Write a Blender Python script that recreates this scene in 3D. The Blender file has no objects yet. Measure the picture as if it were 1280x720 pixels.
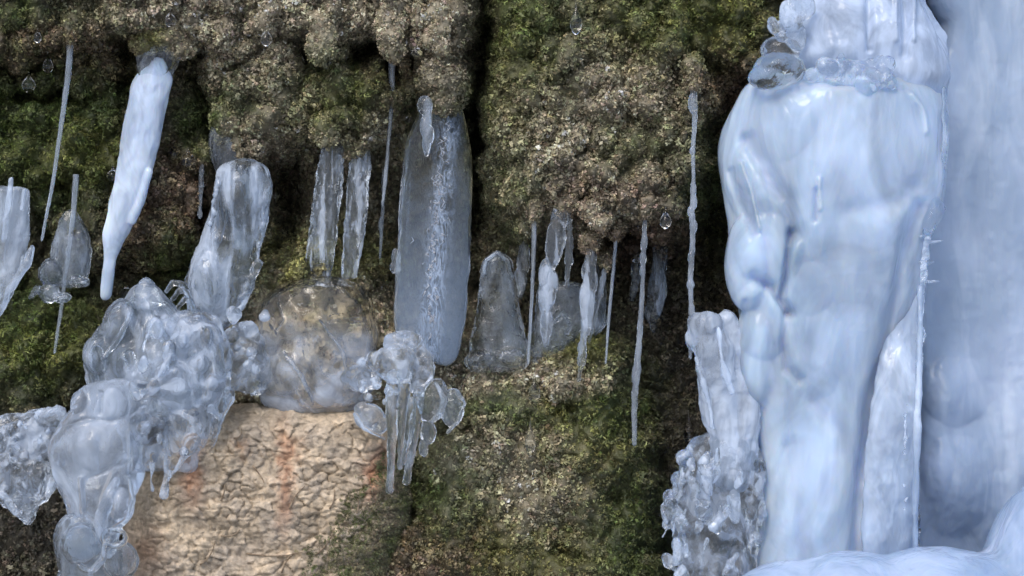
import bpy, bmesh, math, random
import numpy as np
random.seed(7)
rng = np.random.default_rng(11)
scene = bpy.context.scene
COL = scene.collection
R = math.radians
CD, OZ = 2.4, 1.3          # camera distance from the rock face plane, camera height

# ------------------------------------------------------------------ positions
def PX(u, v, d):
    """world point seen at photo pixel (u,v), standing d metres out from the rock face plane"""
    s = (CD - d) / CD
    return (u - 640) * .001 * s, -d + 0 * u, (360 - v) * .001 * s + OZ
def V(u, v, d):
    x, y, z = PX(u, v, d); return np.array([x, y, z], float)
def SC(d): return .001 * (CD - d) / CD

def to_uv(co):
    s = (CD + co[:, 1]) / CD * .001
    return co[:, 0] / s + 640, 360 - (co[:, 2] - OZ) / s

# ------------------------------------------------------------------ numpy noise
def _h(ix, iy, iz, seed=0):
    n = (ix.astype(np.int64) * 374761393 + iy.astype(np.int64) * 668265263 + iz.astype(np.int64) * 2147483647 + seed * 974634777) & 0xffffffff
    n = ((n ^ (n >> 13)) * 1274126177) & 0xffffffff
    n = ((n ^ (n >> 16)) * 2246822519) & 0xffffffff
    return ((n ^ (n >> 15)) & 0xffffff) / float(0xffffff)
def noise3(x, y, z, seed=0):
    ix, iy, iz = np.floor(x), np.floor(y), np.floor(z)
    fx, fy, fz = x - ix, y - iy, z - iz
    fx, fy, fz = [f * f * f * (f * (f * 6 - 15) + 10) for f in (fx, fy, fz)]
    r = 0
    for a in (0, 1):
        for b in (0, 1):
            for c in (0, 1):
                w = (fx if a else 1 - fx) * (fy if b else 1 - fy) * (fz if c else 1 - fz)
                r = r + w * _h(ix + a, iy + b, iz + c, seed)
    return r * 2 - 1
def fbm3(x, y, z, o=4, seed=0):
    r, a = 0, .5
    for i in range(o):
        r = r + a * noise3(x, y, z, seed + i); x, y, z, a = x * 2.03 + 5, y * 2.03 + 9, z * 2.03 + 3, a * .5
    return r
def fbm2(x, y, o=4, seed=0): return fbm3(x, y, np.zeros_like(x) + .37, o, seed)
def worley(x, y, seed=0):
    ix, iy = np.floor(x), np.floor(y)
    f1 = np.full(x.shape, 9.); f2 = f1.copy(); cid = np.zeros(x.shape)
    for a in (-1, 0, 1):
        for b in (-1, 0, 1):
            cx, cy = ix + a, iy + b
            jx, jy = _h(cx, cy, cx * 0 + 1, seed), _h(cx, cy, cx * 0 + 2, seed)
            d = np.hypot(cx + jx - x, cy + jy - y)
            c = _h(cx, cy, cx * 0 + 3, seed)
            m = d < f1
            f2 = np.where(m, f1, np.minimum(f2, d)); cid = np.where(m, c, cid); f1 = np.where(m, d, f1)
    return f1, f2, cid
def sstep(t):
    t = np.clip(t, 0, 1); return t * t * (3 - 2 * t)
def polysd(u, v, poly):
    """distance inside (+) / outside (-) a polygon"""
    d = np.full(u.shape, 1e9); ins = np.zeros(u.shape, bool)
    n = len(poly)
    for i in range(n):
        x0, y0 = poly[i]; x1, y1 = poly[(i + 1) % n]
        ex, ey = x1 - x0, y1 - y0
        t = np.clip(((u - x0) * ex + (v - y0) * ey) / (ex * ex + ey * ey + 1e-9), 0, 1)
        d = np.minimum(d, (u - x0 - t * ex) ** 2 + (v - y0 - t * ey) ** 2)
        if y0 != y1:
            c = ((y0 > v) != (y1 > v)) & (u < (x1 - x0) * (v - y0) / (y1 - y0) + x0)
            ins ^= c
    d = np.sqrt(d)
    return np.where(ins, d, -d)

# ------------------------------------------------------------------ mesh helpers
def mesh_np(name, verts, faces, mat=None, smooth=True, col=None):
    """faces: (n,3) or (n,4) array, or list of such arrays"""
    if not isinstance(faces, list): faces = [faces]
    faces = [np.asarray(f, np.int32) for f in faces if len(f)]
    me = bpy.data.meshes.new(name)
    verts = np.asarray(verts, np.float32)
    me.vertices.add(len(verts)); me.vertices.foreach_set('co', verts.ravel())
    loops = np.concatenate([f.ravel() for f in faces])
    tot = np.concatenate([np.full(len(f), f.shape[1], np.int32) for f in faces])
    start = np.concatenate([[0], np.cumsum(tot)[:-1]]).astype(np.int32)
    me.loops.add(len(loops)); me.loops.foreach_set('vertex_index', loops)
    me.polygons.add(len(tot)); me.polygons.foreach_set('loop_start', start)
    me.update(calc_edges=True); me.validate()
    if smooth: me.polygons.foreach_set('use_smooth', np.ones(len(me.polygons), bool))
    if col is not None:
        a = me.color_attributes.new('tint', 'FLOAT_COLOR', 'POINT')
        a.data.foreach_set('color', np.concatenate([col, np.ones((len(col), 1))], 1).astype(np.float32).ravel())
    if mat: me.materials.append(mat)
    return me
def link(name, me, parent=None):
    o = bpy.data.objects.new(name, me); COL.objects.link(o)
    if parent: o.parent = parent
    return o
def tag(o, label=None, cat=None, group=None, kind=None):
    if label: o['label'] = label
    if cat: o['category'] = cat
    if group: o['group'] = group
    if kind: o['kind'] = kind
    return o
def empty(name, loc, label, cat, group=None):
    o = bpy.data.objects.new(name, None); COL.objects.link(o); o.location = loc; o.empty_display_size = .02
    return tag(o, label, cat, group)
def single(name, vf, mat, label, cat, group=None, col=None):
    """one-mesh thing, origin at its centroid bottom"""
    v, f = vf
    org = np.array([v[:, 0].mean(), v[:, 1].mean(), v[:, 2].min()])
    o = link(name, mesh_np(name, v - org, f, mat, col=col)); o.location = org
    return tag(o, label, cat, group)
def part(name, vf, mat, parent, label=None):
    v, f = vf
    org = np.array(parent.matrix_basis.translation) if parent.parent is None else np.array(parent.parent.matrix_basis.translation)
    o = link(name, mesh_np(name, v - org, f, mat), parent)
    if label: o['label'] = label
    return o
def join(parts):
    vs, tr, qd, k = [], [], [], 0
    for v, f in parts:
        for a in (f if isinstance(f, list) else [f]):
            a = np.asarray(a)
            if len(a): (tr if a.shape[1] == 3 else qd).append(a + k)
        vs.append(v); k += len(v)
    fs = []
    if tr: fs.append(np.concatenate(tr))
    if qd: fs.append(np.concatenate(qd))
    return np.concatenate(vs), fs
_bm = bmesh.new(); bmesh.ops.create_icosphere(_bm, subdivisions=3, radius=1)
ICO_V = np.array([v.co[:] for v in _bm.verts]); ICO_F = np.array([[v.index for v in f.verts] for f in _bm.faces]); _bm.free()

def balls(lst):
    """lst of (u, v, d, r) or (u, v, d, rx, rz, ry) in pixels"""
    out = []
    for b in lst:
        u, v, d = b[:3]; r = b[3:]; s = SC(d)
        rr = np.array([r[0], r[0], r[0]] if len(r) == 1 else [r[0], r[2] if len(r) > 2 else r[0], r[1]]) * s
        out.append((ICO_V * rr + V(u, v, d), ICO_F))
    return out
def chain(pts):
    """tapered limb of fused balls through (u,v,d,r) points"""
    out = []
    for a, b in zip(pts[:-1], pts[1:]):
        L = math.hypot(a[0] - b[0], a[1] - b[1], (a[2] - b[2]) * 1000) + .1
        n = max(1, int(L / max(.3 * min(a[3], b[3]), .6)))
        for i in range(n):
            t = i / n; out.append(tuple(a[k] + (b[k] - a[k]) * t for k in range(4)))
    out.append(pts[-1]); return balls(out)
def loft(rows, d, ratio=.8, seg=28, step=3., cap=(6, 6), amp=.04, freq=(30, 10), seed=0, flat=None):
    """rows: (v, left, right); a solid of elliptical sections, its surface uneven"""
    rows = sorted(rows); vv = np.array([r[0] for r in rows], float)
    n = max(8, int((vv[-1] - vv[0]) / step)); t = np.linspace(vv[0], vv[-1], n)
    L = np.interp(t, vv, [r[1] for r in rows]); Rr = np.interp(t, vv, [r[2] for r in rows])
    k = max(1, min(7, n // 8)); ker = np.hanning(2 * k + 3)[1:-1]; ker /= ker.sum()
    pad = lambda a: np.convolve(np.pad(a, k, mode='reflect', reflect_type='odd'), ker, 'valid')
    L, Rr = pad(L), pad(Rr)
    c, r = (L + Rr) / 2, (Rr - L) / 2
    if cap[0]: q = np.clip((t - t[0]) / cap[0], 0, 1); r = r * np.sqrt(np.clip(1 - (1 - q) ** 2, .003, 1))
    if cap[1]: q = np.clip((t[-1] - t) / cap[1], 0, 1); r = r * np.sqrt(np.clip(1 - (1 - q) ** 2, .003, 1))
    a = np.linspace(0, 2 * np.pi, seg, endpoint=False)
    A, T = np.meshgrid(a, t); C_ = np.repeat(c[:, None], seg, 1); RR = np.repeat(r[:, None], seg, 1)
    dd = d if np.isscalar(d) else np.interp(t, vv, d)[:, None]
    RR = RR * (1 + amp * fbm3(np.cos(A) * 1.6 + seed * 3.1, np.sin(A) * 1.6, T / freq[1], 3, seed) * 2
               + amp * .7 * noise3(np.cos(A) * 4 + seed, np.sin(A) * 4, T / freq[0], seed + 5))
    s = SC(dd)
    x = (C_ + RR * np.cos(A) - 640) * s
    y = -dd - RR * np.sin(A) * ratio * s
    z = (360 - T) * s + OZ
    v = np.stack([x, y + 0 * x, z], -1).reshape(-1, 3)
    i = np.arange(n - 1)[:, None] * seg; j = np.arange(seg)[None]; j2 = (j + 1) % seg
    q = np.stack([i + j, i + seg + j, i + seg + j2, i + j2], -1).reshape(-1, 4)
    v = np.concatenate([v, v[:seg].mean(0)[None], v[-seg:].mean(0)[None]]); m = n * seg
    jj = np.arange(seg); t1 = np.stack([jj, (jj + 1) % seg, np.full(seg, m)], -1)
    t2 = np.stack([(n - 1) * seg + (jj + 1) % seg, (n - 1) * seg + jj, np.full(seg, m + 1)], -1)
    return v, [np.concatenate([t1, t2]), q]
def fuse(parts, voxel=.002, smooth=4, amp=.0, freq=60., fine=0., ffreq=250., stretch=1., seed=0):
    """melt several solids into one closed surface, then make that surface uneven"""
    v, f = join(parts)
    me = mesh_np('tmp', v, f); o = link('tmp', me)
    m = o.modifiers.new('r', 'REMESH'); m.mode = 'VOXEL'; m.voxel_size = voxel; m.use_smooth_shade = True
    if smooth: s = o.modifiers.new('s', 'SMOOTH'); s.factor = .5; s.iterations = smooth
    dg = bpy.context.evaluated_depsgraph_get(); dg.update()
    m2 = bpy.data.meshes.new_from_object(o.evaluated_get(dg))
    bpy.data.objects.remove(o); bpy.data.meshes.remove(me)
    n = len(m2.vertices); co = np.empty(n * 3, np.float32); m2.vertices.foreach_get('co', co); co = co.reshape(-1, 3).astype(float)
    no = np.empty(n * 3, np.float32); m2.vertices.foreach_get('normal', no); no = no.reshape(-1, 3)
    if amp: co = co + no * (amp * 2 * fbm3(co[:, 0] * freq, co[:, 1] * freq, co[:, 2] * freq / stretch, 3, seed))[:, None]
    if fine:
        w = 1 - np.abs(noise3(co[:, 0] * ffreq, co[:, 1] * ffreq, co[:, 2] * ffreq / stretch, seed + 9)) * 2
        co = co + no * (fine * w)[:, None]
    m2.calc_loop_triangles(); nt = len(m2.loop_triangles); tr = np.empty(nt * 3, np.int32)
    m2.loop_triangles.foreach_get('vertices', tr)
    bpy.data.meshes.remove(m2)
    return co, tr.reshape(-1, 3)

def sculpt(vf, d0, bumps=(), lines=()):
    """push the front of a solid out or in by soft bumps (u,v,ru,rv,h,tilt) and along creases ([points], width, h)"""
    co, f = vf; u, v = to_uv(co); front = sstep((-co[:, 1] - d0) / .025 + .5); dy = np.zeros(len(co))
    u = u + 5 * fbm2(u / 30, v / 50, 2, 201); v = v + 5 * fbm2(u / 30, v / 50, 2, 202)
    for cu, cv, ru, rv, h, tl in bumps:
        a = math.radians(tl); x_, y_ = u - cu, v - cv; X, Y = x_ * math.cos(a) + y_ * math.sin(a), -x_ * math.sin(a) + y_ * math.cos(a)
        q = np.clip(1 - (X / ru) ** 2 - (Y / rv) ** 2, 0, 1); dy += h * q ** 1.1 * (1.6 - .6 * q)
    for pts, wd, h in lines:
        dm = np.full(len(co), 1e9)
        for (x0, y0), (x1, y1) in zip(pts[:-1], pts[1:]):
            ex, ey = x1 - x0, y1 - y0; t = np.clip(((u - x0) * ex + (v - y0) * ey) / (ex * ex + ey * ey), 0, 1)
            dm = np.minimum(dm, np.hypot(u - x0 - t * ex, v - y0 - t * ey))
        dy += h * np.exp(-(dm / wd) ** 2)
    co = co.copy(); co[:, 1] -= dy * front
    return co, f

# ------------------------------------------------------------------ materials
def mat(name):
    m = bpy.data.materials.new(name); m.use_nodes = True
    nt = m.node_tree; nt.nodes.clear()
    out = nt.nodes.new('ShaderNodeOutputMaterial'); return m, nt, out
def N(nt, t, **k):
    n = nt.nodes.new(t)
    for a, b in k.items():
        if a in n.inputs.keys(): n.inputs[a].default_value = b
        else: setattr(n, a, b)
    return n
def pos(nt, scale=(1, 1, 1)):
    g = N(nt, 'ShaderNodeNewGeometry'); m = N(nt, 'ShaderNodeMapping'); m.inputs['Scale'].default_value = scale
    nt.links.new(g.outputs['Position'], m.inputs['Vector']); return m.outputs[0]
def nz(nt, vec, sc, detail=3, dist=0., rough=.55):
    n = N(nt, 'ShaderNodeTexNoise'); n.inputs['Scale'].default_value = sc; n.inputs['Detail'].default_value = detail
    n.inputs['Distortion'].default_value = dist; n.inputs['Roughness'].default_value = rough
    nt.links.new(vec, n.inputs['Vector']); return n.outputs['Fac']
def ramp(nt, fac, stops):
    r = N(nt, 'ShaderNodeValToRGB'); e = r.color_ramp.elements
    while len(e) < len(stops): e.new(.5)
    for i, (p, c) in enumerate(stops):
        e[i].position = p; e[i].color = (c, c, c, 1) if np.isscalar(c) else (*c, 1)
    nt.links.new(fac, r.inputs[0]); return r.outputs[0]
def bump(nt, h, strength, dist, prev=None):
    b = N(nt, 'ShaderNodeBump'); b.inputs['Strength'].default_value = strength; b.inputs['Distance'].default_value = dist
    nt.links.new(h, b.inputs['Height'])
    if prev: nt.links.new(prev, b.inputs['Normal'])
    return b.outputs[0]
def mixc(nt, fac, a, b):
    m = N(nt, 'ShaderNodeMix', data_type='RGBA')
    if not hasattr(fac, 'links'): m.inputs[0].default_value = fac
    else: nt.links.new(fac, m.inputs[0])
    for k, c in ((6, a), (7, b)):
        if hasattr(c, 'links'): nt.links.new(c, m.inputs[k])
        else: m.inputs[k].default_value = (*c, 1)
    return m.outputs[2]

def tint_material(name, rough, spec, fine, bscale, bdist):
    m, nt, out = mat(name)
    a = N(nt, 'ShaderNodeAttribute', attribute_name='tint')
    p = pos(nt); n1 = nz(nt, p, fine, 4)
    v = ramp(nt, n1, [(.3, .62), (.7, 1.3)])
    mul = N(nt, 'ShaderNodeVectorMath', operation='MULTIPLY')
    nt.links.new(a.outputs['Color'], mul.inputs[0]); nt.links.new(v, mul.inputs[1])
    b = N(nt, 'ShaderNodeBsdfPrincipled'); nt.links.new(mul.outputs[0], b.inputs['Base Color'])
    b.inputs['Roughness'].default_value = rough; b.inputs['Specular IOR Level'].default_value = spec
    nt.links.new(bump(nt, nz(nt, p, bscale, 4), .8, bdist), b.inputs['Normal'])
    nt.links.new(b.outputs[0], out.inputs[0]); return m
M_ROCK = tint_material('wet_rock', .55, .5, 60, 220, .004)
M_MOSS = tint_material('moss_leaf', .5, .45, 90, 500, .001)
M_TAN = tint_material('tan_mineral', .6, .4, 130, 420, .0022)

def cloudy_ice(name, c1, c2, scale=9, trans=.0, rough=.12, bmp=.35, stretch=(1, 1, .45), sss=.6, lo=.38, hi=.62, bscale=28, scl=.04, vein=0):
    m, nt, out = mat(name)
    p = pos(nt, stretch); f = ramp(nt, nz(nt, p, scale, 3, .8), [(lo, 0), (hi, 1)])
    b = N(nt, 'ShaderNodeBsdfPrincipled')
    cc = mixc(nt, f, c1, c2)
    if vein:   # cloudy veins and wisps of trapped air
        v1 = nz(nt, pos(nt, (1, 1, .3)), 24, 3, .6, .5); cc = mixc(nt, ramp(nt, v1, [(.5, 0), (.75, vein)]), cc, (.80, .88, .97))
        v2 = nz(nt, pos(nt, (1, 1, .5)), 11, 2, .8, .5); cc = mixc(nt, ramp(nt, v2, [(.52, 0), (.75, vein)]), cc, (.26, .34, .47))
    nt.links.new(cc, b.inputs['Base Color'])
    b.inputs['IOR'].default_value = 1.31; b.inputs['Roughness'].default_value = rough
    b.inputs['Subsurface Weight'].default_value = sss; b.inputs['Subsurface Scale'].default_value = scl
    b.inputs['Subsurface Radius'].default_value = (.35, .6, 1)
    if trans:
        tf = ramp(nt, nz(nt, p, scale * 1.6, 3, 1.2), [(.35, trans), (.62, trans * .15)])
        nt.links.new(tf, b.inputs['Transmission Weight'])
    n1 = bump(nt, nz(nt, pos(nt, (1, 1, .35)), bscale, 3, 1.), bmp, .012)
    n2 = bump(nt, nz(nt, pos(nt, (1, 1, .6)), 170, 2), bmp * .5, .0015, n1)
    nt.links.new(n2, b.inputs['Normal'])
    nt.links.new(b.outputs[0], out.inputs[0]); return m
def clear_ice(name, milk=.25, zgrad=None, milkc=(.72, .83, 1.0), mscale=26, lo=.48, hi=.66, stretch=(1, 1, .4), rough=.03, bmp=.5, bscale=70, bdist=.004, base=0., ior=1.31, tint=(.93, .97, 1)):
    """glass-like ice with whiter veins and clouds of bubbles"""
    m, nt, out = mat(name)
    p = pos(nt, stretch)
    n1 = bump(nt, nz(nt, pos(nt, (1, 1, .5)), bscale, 3, 1.2), bmp, bdist)
    n2 = bump(nt, nz(nt, pos(nt, (1, 1, .7)), bscale * 4, 2), bmp * .5, bdist * .25, n1)
    g = N(nt, 'ShaderNodeBsdfPrincipled'); g.inputs['Base Color'].default_value = (*tint, 1)
    g.inputs['Transmission Weight'].default_value = 1; g.inputs['IOR'].default_value = ior; g.inputs['Roughness'].default_value = rough
    nt.links.new(n2, g.inputs['Normal'])
    w = N(nt, 'ShaderNodeBsdfPrincipled'); w.inputs['Base Color'].default_value = (*milkc, 1)
    w.inputs['Roughness'].default_value = .15; w.inputs['IOR'].default_value = 1.31
    w.inputs['Transmission Weight'].default_value = .25
    nt.links.new(n2, w.inputs['Normal'])
    f = ramp(nt, nz(nt, p, mscale, 4, 1.5), [(lo, base), (hi, base + milk)])
    if zgrad:
        ge = N(nt, 'ShaderNodeNewGeometry'); se = N(nt, 'ShaderNodeSeparateXYZ'); nt.links.new(ge.outputs['Position'], se.inputs[0])
        mr = N(nt, 'ShaderNodeMapRange'); nt.links.new(se.outputs['Z'], mr.inputs[0])
        for k, q in enumerate(zgrad): mr.inputs[k + 1].default_value = q
        ml = N(nt, 'ShaderNodeMath', operation='MULTIPLY'); nt.links.new(f, ml.inputs[0]); nt.links.new(mr.outputs[0], ml.inputs[1]); ml.use_clamp = True; f = ml.outputs[0]
    mx = N(nt, 'ShaderNodeMixShader'); nt.links.new(f, mx.inputs[0]); nt.links.new(g.outputs[0], mx.inputs[1]); nt.links.new(w.outputs[0], mx.inputs[2])
    nt.links.new(mx.outputs[0], out.inputs[0]); return m
M_COL = cloudy_ice('milky_column_ice', (.43, .545, .70), (.565, .69, .868), 8, .40, bmp=.28, vein=.34, sss=.8, rough=.04, scl=.045, bscale=24)
M_CURT = cloudy_ice('dull_curtain_ice', (.28, .36, .48), (.44, .53, .68), 7, 0, .2, .3, (1, 1, .7), .4, vein=.3, lo=.34, hi=.64, bscale=20)
M_MOUND = cloudy_ice('smooth_mound_ice', (.28, .38, .54), (.40, .50, .68), 14, 0, .2, .4)
M_ICICLE = cloudy_ice('white_icicle_ice', (.50, .60, .76), (.66, .76, .90), 22, .35, .06, .3, scl=.012)
M_CLEAR = clear_ice('clear_ice', .26, base=.04)
M_FROTH = clear_ice('bubbly_clear_ice', .42, base=.07, lo=.44, hi=.60, mscale=32, stretch=(1, 1, .8), bmp=.5, bscale=70, bdist=.006)
M_MILKCLEAR = clear_ice('half_clouded_ice', .42, lo=.42, hi=.66, mscale=16, stretch=(1, 1, .6), bmp=.35, bscale=45, base=.08)
M_STREAK = clear_ice('streaked_ice', .42, lo=.5, hi=.6, mscale=75, stretch=(1, 1, .14), bmp=.7, bscale=110, bdist=.004, base=.05)
M_WATER = clear_ice('water', 0, bmp=.05, rough=.0, ior=1.33, tint=(1, 1, 1))
M_THIN = clear_ice('thin_icicle_ice', .22, lo=.4, hi=.7, mscale=25, bmp=.15, bscale=60, bdist=.002, base=.14)

# ------------------------------------------------------------------ the rock face
def axis(lo, a, b, hi, fine, coarse):
    return np.concatenate([np.arange(lo, a, coarse), np.arange(a, b, fine), np.arange(b, hi + 1, coarse)]).astype(float)
FEAT = [  # polygon, height, softness px, seed
    ([(-2600, -900), (608, -900), (606, 60), (596, 112), (560, 118), (530, 108), (512, 72), (470, 62), (440, 46), (412, 62), (380, 44), (330, 50), (262, 66), (215, 46), (150, 44), (120, 78), (60, 82), (-60, 98), (-2600, 100)], .085, 34),
    ([(-2600, 60), (130, 60), (200, 90), (262, 130), (268, 300), (215, 330), (100, 330), (0, 220), (-2600, 240)], .02, 50),
    ([(255, 30), (500, 30), (512, 120), (476, 186), (430, 196), (392, 178), (352, 200), (300, 196), (268, 150)], .055, 36),
    ([(505, 20), (605, 10), (604, 100), (590, 138), (530, 134), (515, 90)], .062, 24),
    ([(616, -900), (1010, -900), (1010, 60), (955, 100), (930, 190), (885, 262), (846, 292), (770, 276), (730, 296), (686, 278), (640, 292), (618, 262), (612, 130)], .11, 60),
    ([(640, 210), (880, 200), (846, 300), (800, 282), (756, 300), (700, 276), (650, 286)], .115, 40),
    ([(570, 500), (590, 452), (660, 448), (720, 420), (780, 424), (806, 500), (828, 620), (845, 1800), (400, 1800), (410, 750), (432, 704), (500, 645), (530, 560)], .095, 70),
    ([(-2600, 372), (60, 372), (128, 400), (140, 470), (95, 520), (190, 640), (190, 1800), (-2600, 1800)], .03, 60),
    ([(300, 350), (360, 300), (440, 330), (480, 380), (600, 430), (600, 600), (300, 600), (280, 450)], .03, 50),
]
PITS = [((362, 240), (24, 58), .20), ((598, 140), (14, 170), .2), ((474, 62), (36, 24), .22), ((250, 275), (18, 30), .06),
        ((760, 340), (70, 40), .08), ((900, 300), (30, 180), .08), ((545, 290), (60, 130), .1), ((50, 120), (60, 14), .08), ((245, 262), (14, 40), .09), ((925, 120), (26, 26), .05),
        ((75, 245), (40, 22), .05), ((700, 500), (22, 10), .03), ((850, 330), (40, 60), .03), ((20, 88), (60, 10), .03), ((385, 78), (16, 24), .05),
        ((720, 245), (40, 9), .05), ((300, 78), (16, 12), .05), ((160, 100), (26, 14), .05), ((440, 160), (22, 10), .04), ((545, 52), (14, 12), .06), ((70, 65), (50, 9), .05), ((880, 90), (30, 14), .06), ((905, 150), (16, 30), .05), ((790, 150), (12, 8), .03), ((660, 160), (10, 14), .03), ((640, 455), (40, 10), .04), ((770, 620), (14, 30), .03), ((580, 540), (30, 8), .03), ((40, 560), (50, 14), .04), ((800, 300), (50, 14), .04), ((715, 690), (26, 10), .03), ((320, 515), (60, 14), .05), ((660, 400), (60, 50), .03)]
def wall_depth(u, v, micro=True):
    wu = u + 22 * fbm2(u / 34, v / 34, 4, 3); wv = v + 30 * fbm2(u / 26, v / 40, 4, 8)
    D = -.075 + .03 * fbm2(u / 140, v / 140, 3, 1)
    D = D + .06 * sstep((u - 860) / 120) * sstep((v - 300) / 100) * 0
    for poly, h, e in FEAT:
        sd = polysd(wu, wv, poly); t = np.clip((sd + 4) / e, 0, 1)
        hh = -.075 + (h + .075) * np.sqrt(np.clip(1 - (1 - t) ** 2, 0, 1))
        D = np.maximum(D, np.where(sd > -4, hh + .034 * fbm2(u / 55, v / 55, 3, 12), -9))
    for (cu, cv), (ru, rv), h in PITS:
        D = D - h * np.exp(-(((wu - cu) / ru) ** 2 + ((wv - cv) / rv) ** 2) ** 1.5)
    if micro:
        f1, f2, c = worley(u / 27 + .5 * fbm2(u / 30, v / 30, 2, 4), v / 33 + .5 * fbm2(u / 30, v / 30, 2, 14), 5); rough = np.clip(1.1 - (v - 420) / 160, .45, 1.1); D = D + rough * (.040 * (.55 - f1) + .02 * (c - .5))
        g1, g2, c = worley(u / 11, v / 10, 6); D = D + .0075 * (.6 - g1)
        D = D + .006 * fbm2(u / 14, v / 14, 3, 21)
    return D
G, BR, TAN, RED, DK, YG = [np.array(c) for c in ((.072, .112, .022), (.155, .136, .086), (.41, .355, .25), (.165, .108, .074), (.075, .066, .048), (.155, .160, .036))]
ZON = [  # centre, radii, colour, weight
    (G, [((60, 150), (110, 90)), ((420, 112), (90, 50)), ((300, 130), (40, 30)), ((790, 180), (50, 30)), ((660, 60), (60, 80)), ((840, 30), (90, 40)), ((640, 220), (34, 60)), ((885, 230), (30, 80)), ((770, 500), (50, 50)), ((560, 590), (60, 50)),
         ((795, 640), (44, 80)), ((250, 150), (30, 50)), ((610, 510), (70, 18)), ((560, 620), (50, 60)), ((230, 340), (40, 60)), ((40, 420), (70, 60)), ((20, 30), (30, 20)), ((600, 150), (26, 90))]),
    (YG, [((720, 560), (60, 60)), ((640, 680), (80, 40)), ((50, 430), (80, 30)), ((890, 30), (60, 40)), ((700, 510), (26, 26)), ((420, 130), (50, 30)), ((660, 80), (40, 60)), ((810, 40), (70, 40)), ((400, 330), (80, 30)), ((720, 440), (40, 20)), ((190, 60), (20, 16)), ((90, 190), (60, 30))]),
    (TAN, [((660, 610), (70, 46)), ((700, 470), (60, 20)), ((390, 440), (110, 80)), ((330, 470), (70, 60)), ((460, 470), (60, 60)), ((300, 60), (60, 60)), ((360, 150), (60, 60)), ((480, 30), (80, 40)), ((400, 50), (24, 40)), ((610, 480), (50, 24)), ((620, 570), (90, 30)), ((700, 190), (110, 70)), ((760, 110), (80, 70)), ((740, 265), (90, 20)),
           ((340, 60), (60, 110)), ((240, 20), (60, 30)), ((570, 30), (30, 50)), ((690, 130), (60, 60)), ((560, 60), (40, 50)), ((470, 160), (40, 30))]),
    (RED, [((740, 245), (60, 24)), ((925, 120), (40, 60)), ((60, 65), (110, 26)), ((490, 90), (30, 30)), ((240, 260), (40, 60)), ((560, 700), (60, 50)), ((190, 230), (30, 80)), ((810, 300), (60, 20))]),
    (DK, [((870, 420), (70, 200)), ((850, 560), (50, 120)), ((60, 640), (110, 90)), ((590, 110), (20, 120)), ((560, 100), (40, 30))]),
]
def wall_colour(u, v, seed=0):
    wu = u + 30 * fbm2(u / 30, v / 30, 3, 31 + seed); wv = v + 30 * fbm2(u / 30, v / 30, 3, 41 + seed)
    W = .22 + .0 * u; Cc = BR[None] * W[..., None]
    for k, (c, blobs) in enumerate(ZON):
        w = 0
        for (cu, cv), (ru, rv) in blobs: w = np.maximum(w, np.exp(-(((wu - cu) / ru) ** 2 + ((wv - cv) / rv) ** 2)))
        w = w * (.5 + 1.3 * np.clip(.5 + 1.4 * fbm2(u / 9 + k * 7, v / 9, 3, 50 + k), 0, 1))
        if c is TAN: w = w * 1.25
        Cc = Cc + c[None] * w[..., None]; W = W + w
    return Cc / W[..., None]

ua = axis(-2600, -240, 1350, 3900, 2.2, 60); va = axis(-900, -200, 790, 1330, 2.2, 50)
U, Vv = np.meshgrid(ua, va)
D = wall_depth(U.ravel(), Vv.ravel()).reshape(U.shape)
def dw(u, v):
    i = int(np.argmin(abs(va - v))); j = int(np.argmin(abs(ua - u))); return float(D[i, j])
def dwmax(u, v, r=10):
    return float(D[np.ix_(abs(va - v) < r, abs(ua - u) < r)].max())
x, y, z = PX(U, Vv, D); WV = np.stack([x, y, z], -1)
nv, nu = U.shape
colr = wall_colour(U.ravel(), Vv.ravel())
ii = np.arange(nv - 1)[:, None] * nu + np.arange(nu - 1)[None]
Q = np.stack([ii, ii + nu, ii + nu + 1, ii + 1], -1).reshape(-1, 4)
wall = link('rock_face', mesh_np('rock_face', WV.reshape(-1, 3), Q, M_ROCK, col=colr * (.5 + 1.1 * np.exp(-((U.ravel() - 395) / 90) ** 4 - ((Vv.ravel() - 450) / 80) ** 4))[:, None])); tag(wall, kind='structure', label='wet rock face behind the moss and ice, colour darkened as shade in the gaps')  # wet rock; base colour darkened to put shade into gaps between clumps

# moss and crumbly crust growing on the face
P0 = WV.reshape(-1, 3)
a_ = P0[Q[:, 0]]; b_ = P0[Q[:, 1]]; c_ = P0[Q[:, 2]]; d_ = P0[Q[:, 3]]
nrm = np.cross(c_ - a_, d_ - b_); area = np.linalg.norm(nrm, axis=1) / 2
nrm = -nrm / (np.linalg.norm(nrm, axis=1)[:, None] + 1e-12)
if nrm[:, 1].mean() > 0: nrm = -nrm
uc = U.reshape(-1)[Q[:, 0]]; vc = Vv.reshape(-1)[Q[:, 0]]
inz = (uc > -236) & (uc < 1140) & (vc > -196) & (vc < 788)
inz &= ~((((uc - 392) / 84) ** 2 + ((vc - 445) / 84) ** 2) < 1) | (rng.random(len(uc)) < .18)
inz &= ~((uc > 180) & (uc < 440) & (vc > 560))
pw = area * inz; pw /= pw.sum()
def scatter(n):
    idx = rng.choice(len(Q), n, p=pw); s, t = rng.random(n)[:, None], rng.random(n)[:, None]
    p = (a_[idx] * (1 - s) + d_[idx] * s) * (1 - t) + (b_[idx] * (1 - s) + c_[idx] * s) * t
    uu = uc[idx] + s[:, 0] * 2.2; vvv = vc[idx] + t[:, 0] * 2.2
    return p, nrm[idx], uu, vvv
def unit(a): return a / (np.linalg.norm(a, axis=-1, keepdims=True) + 1e-9)

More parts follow.
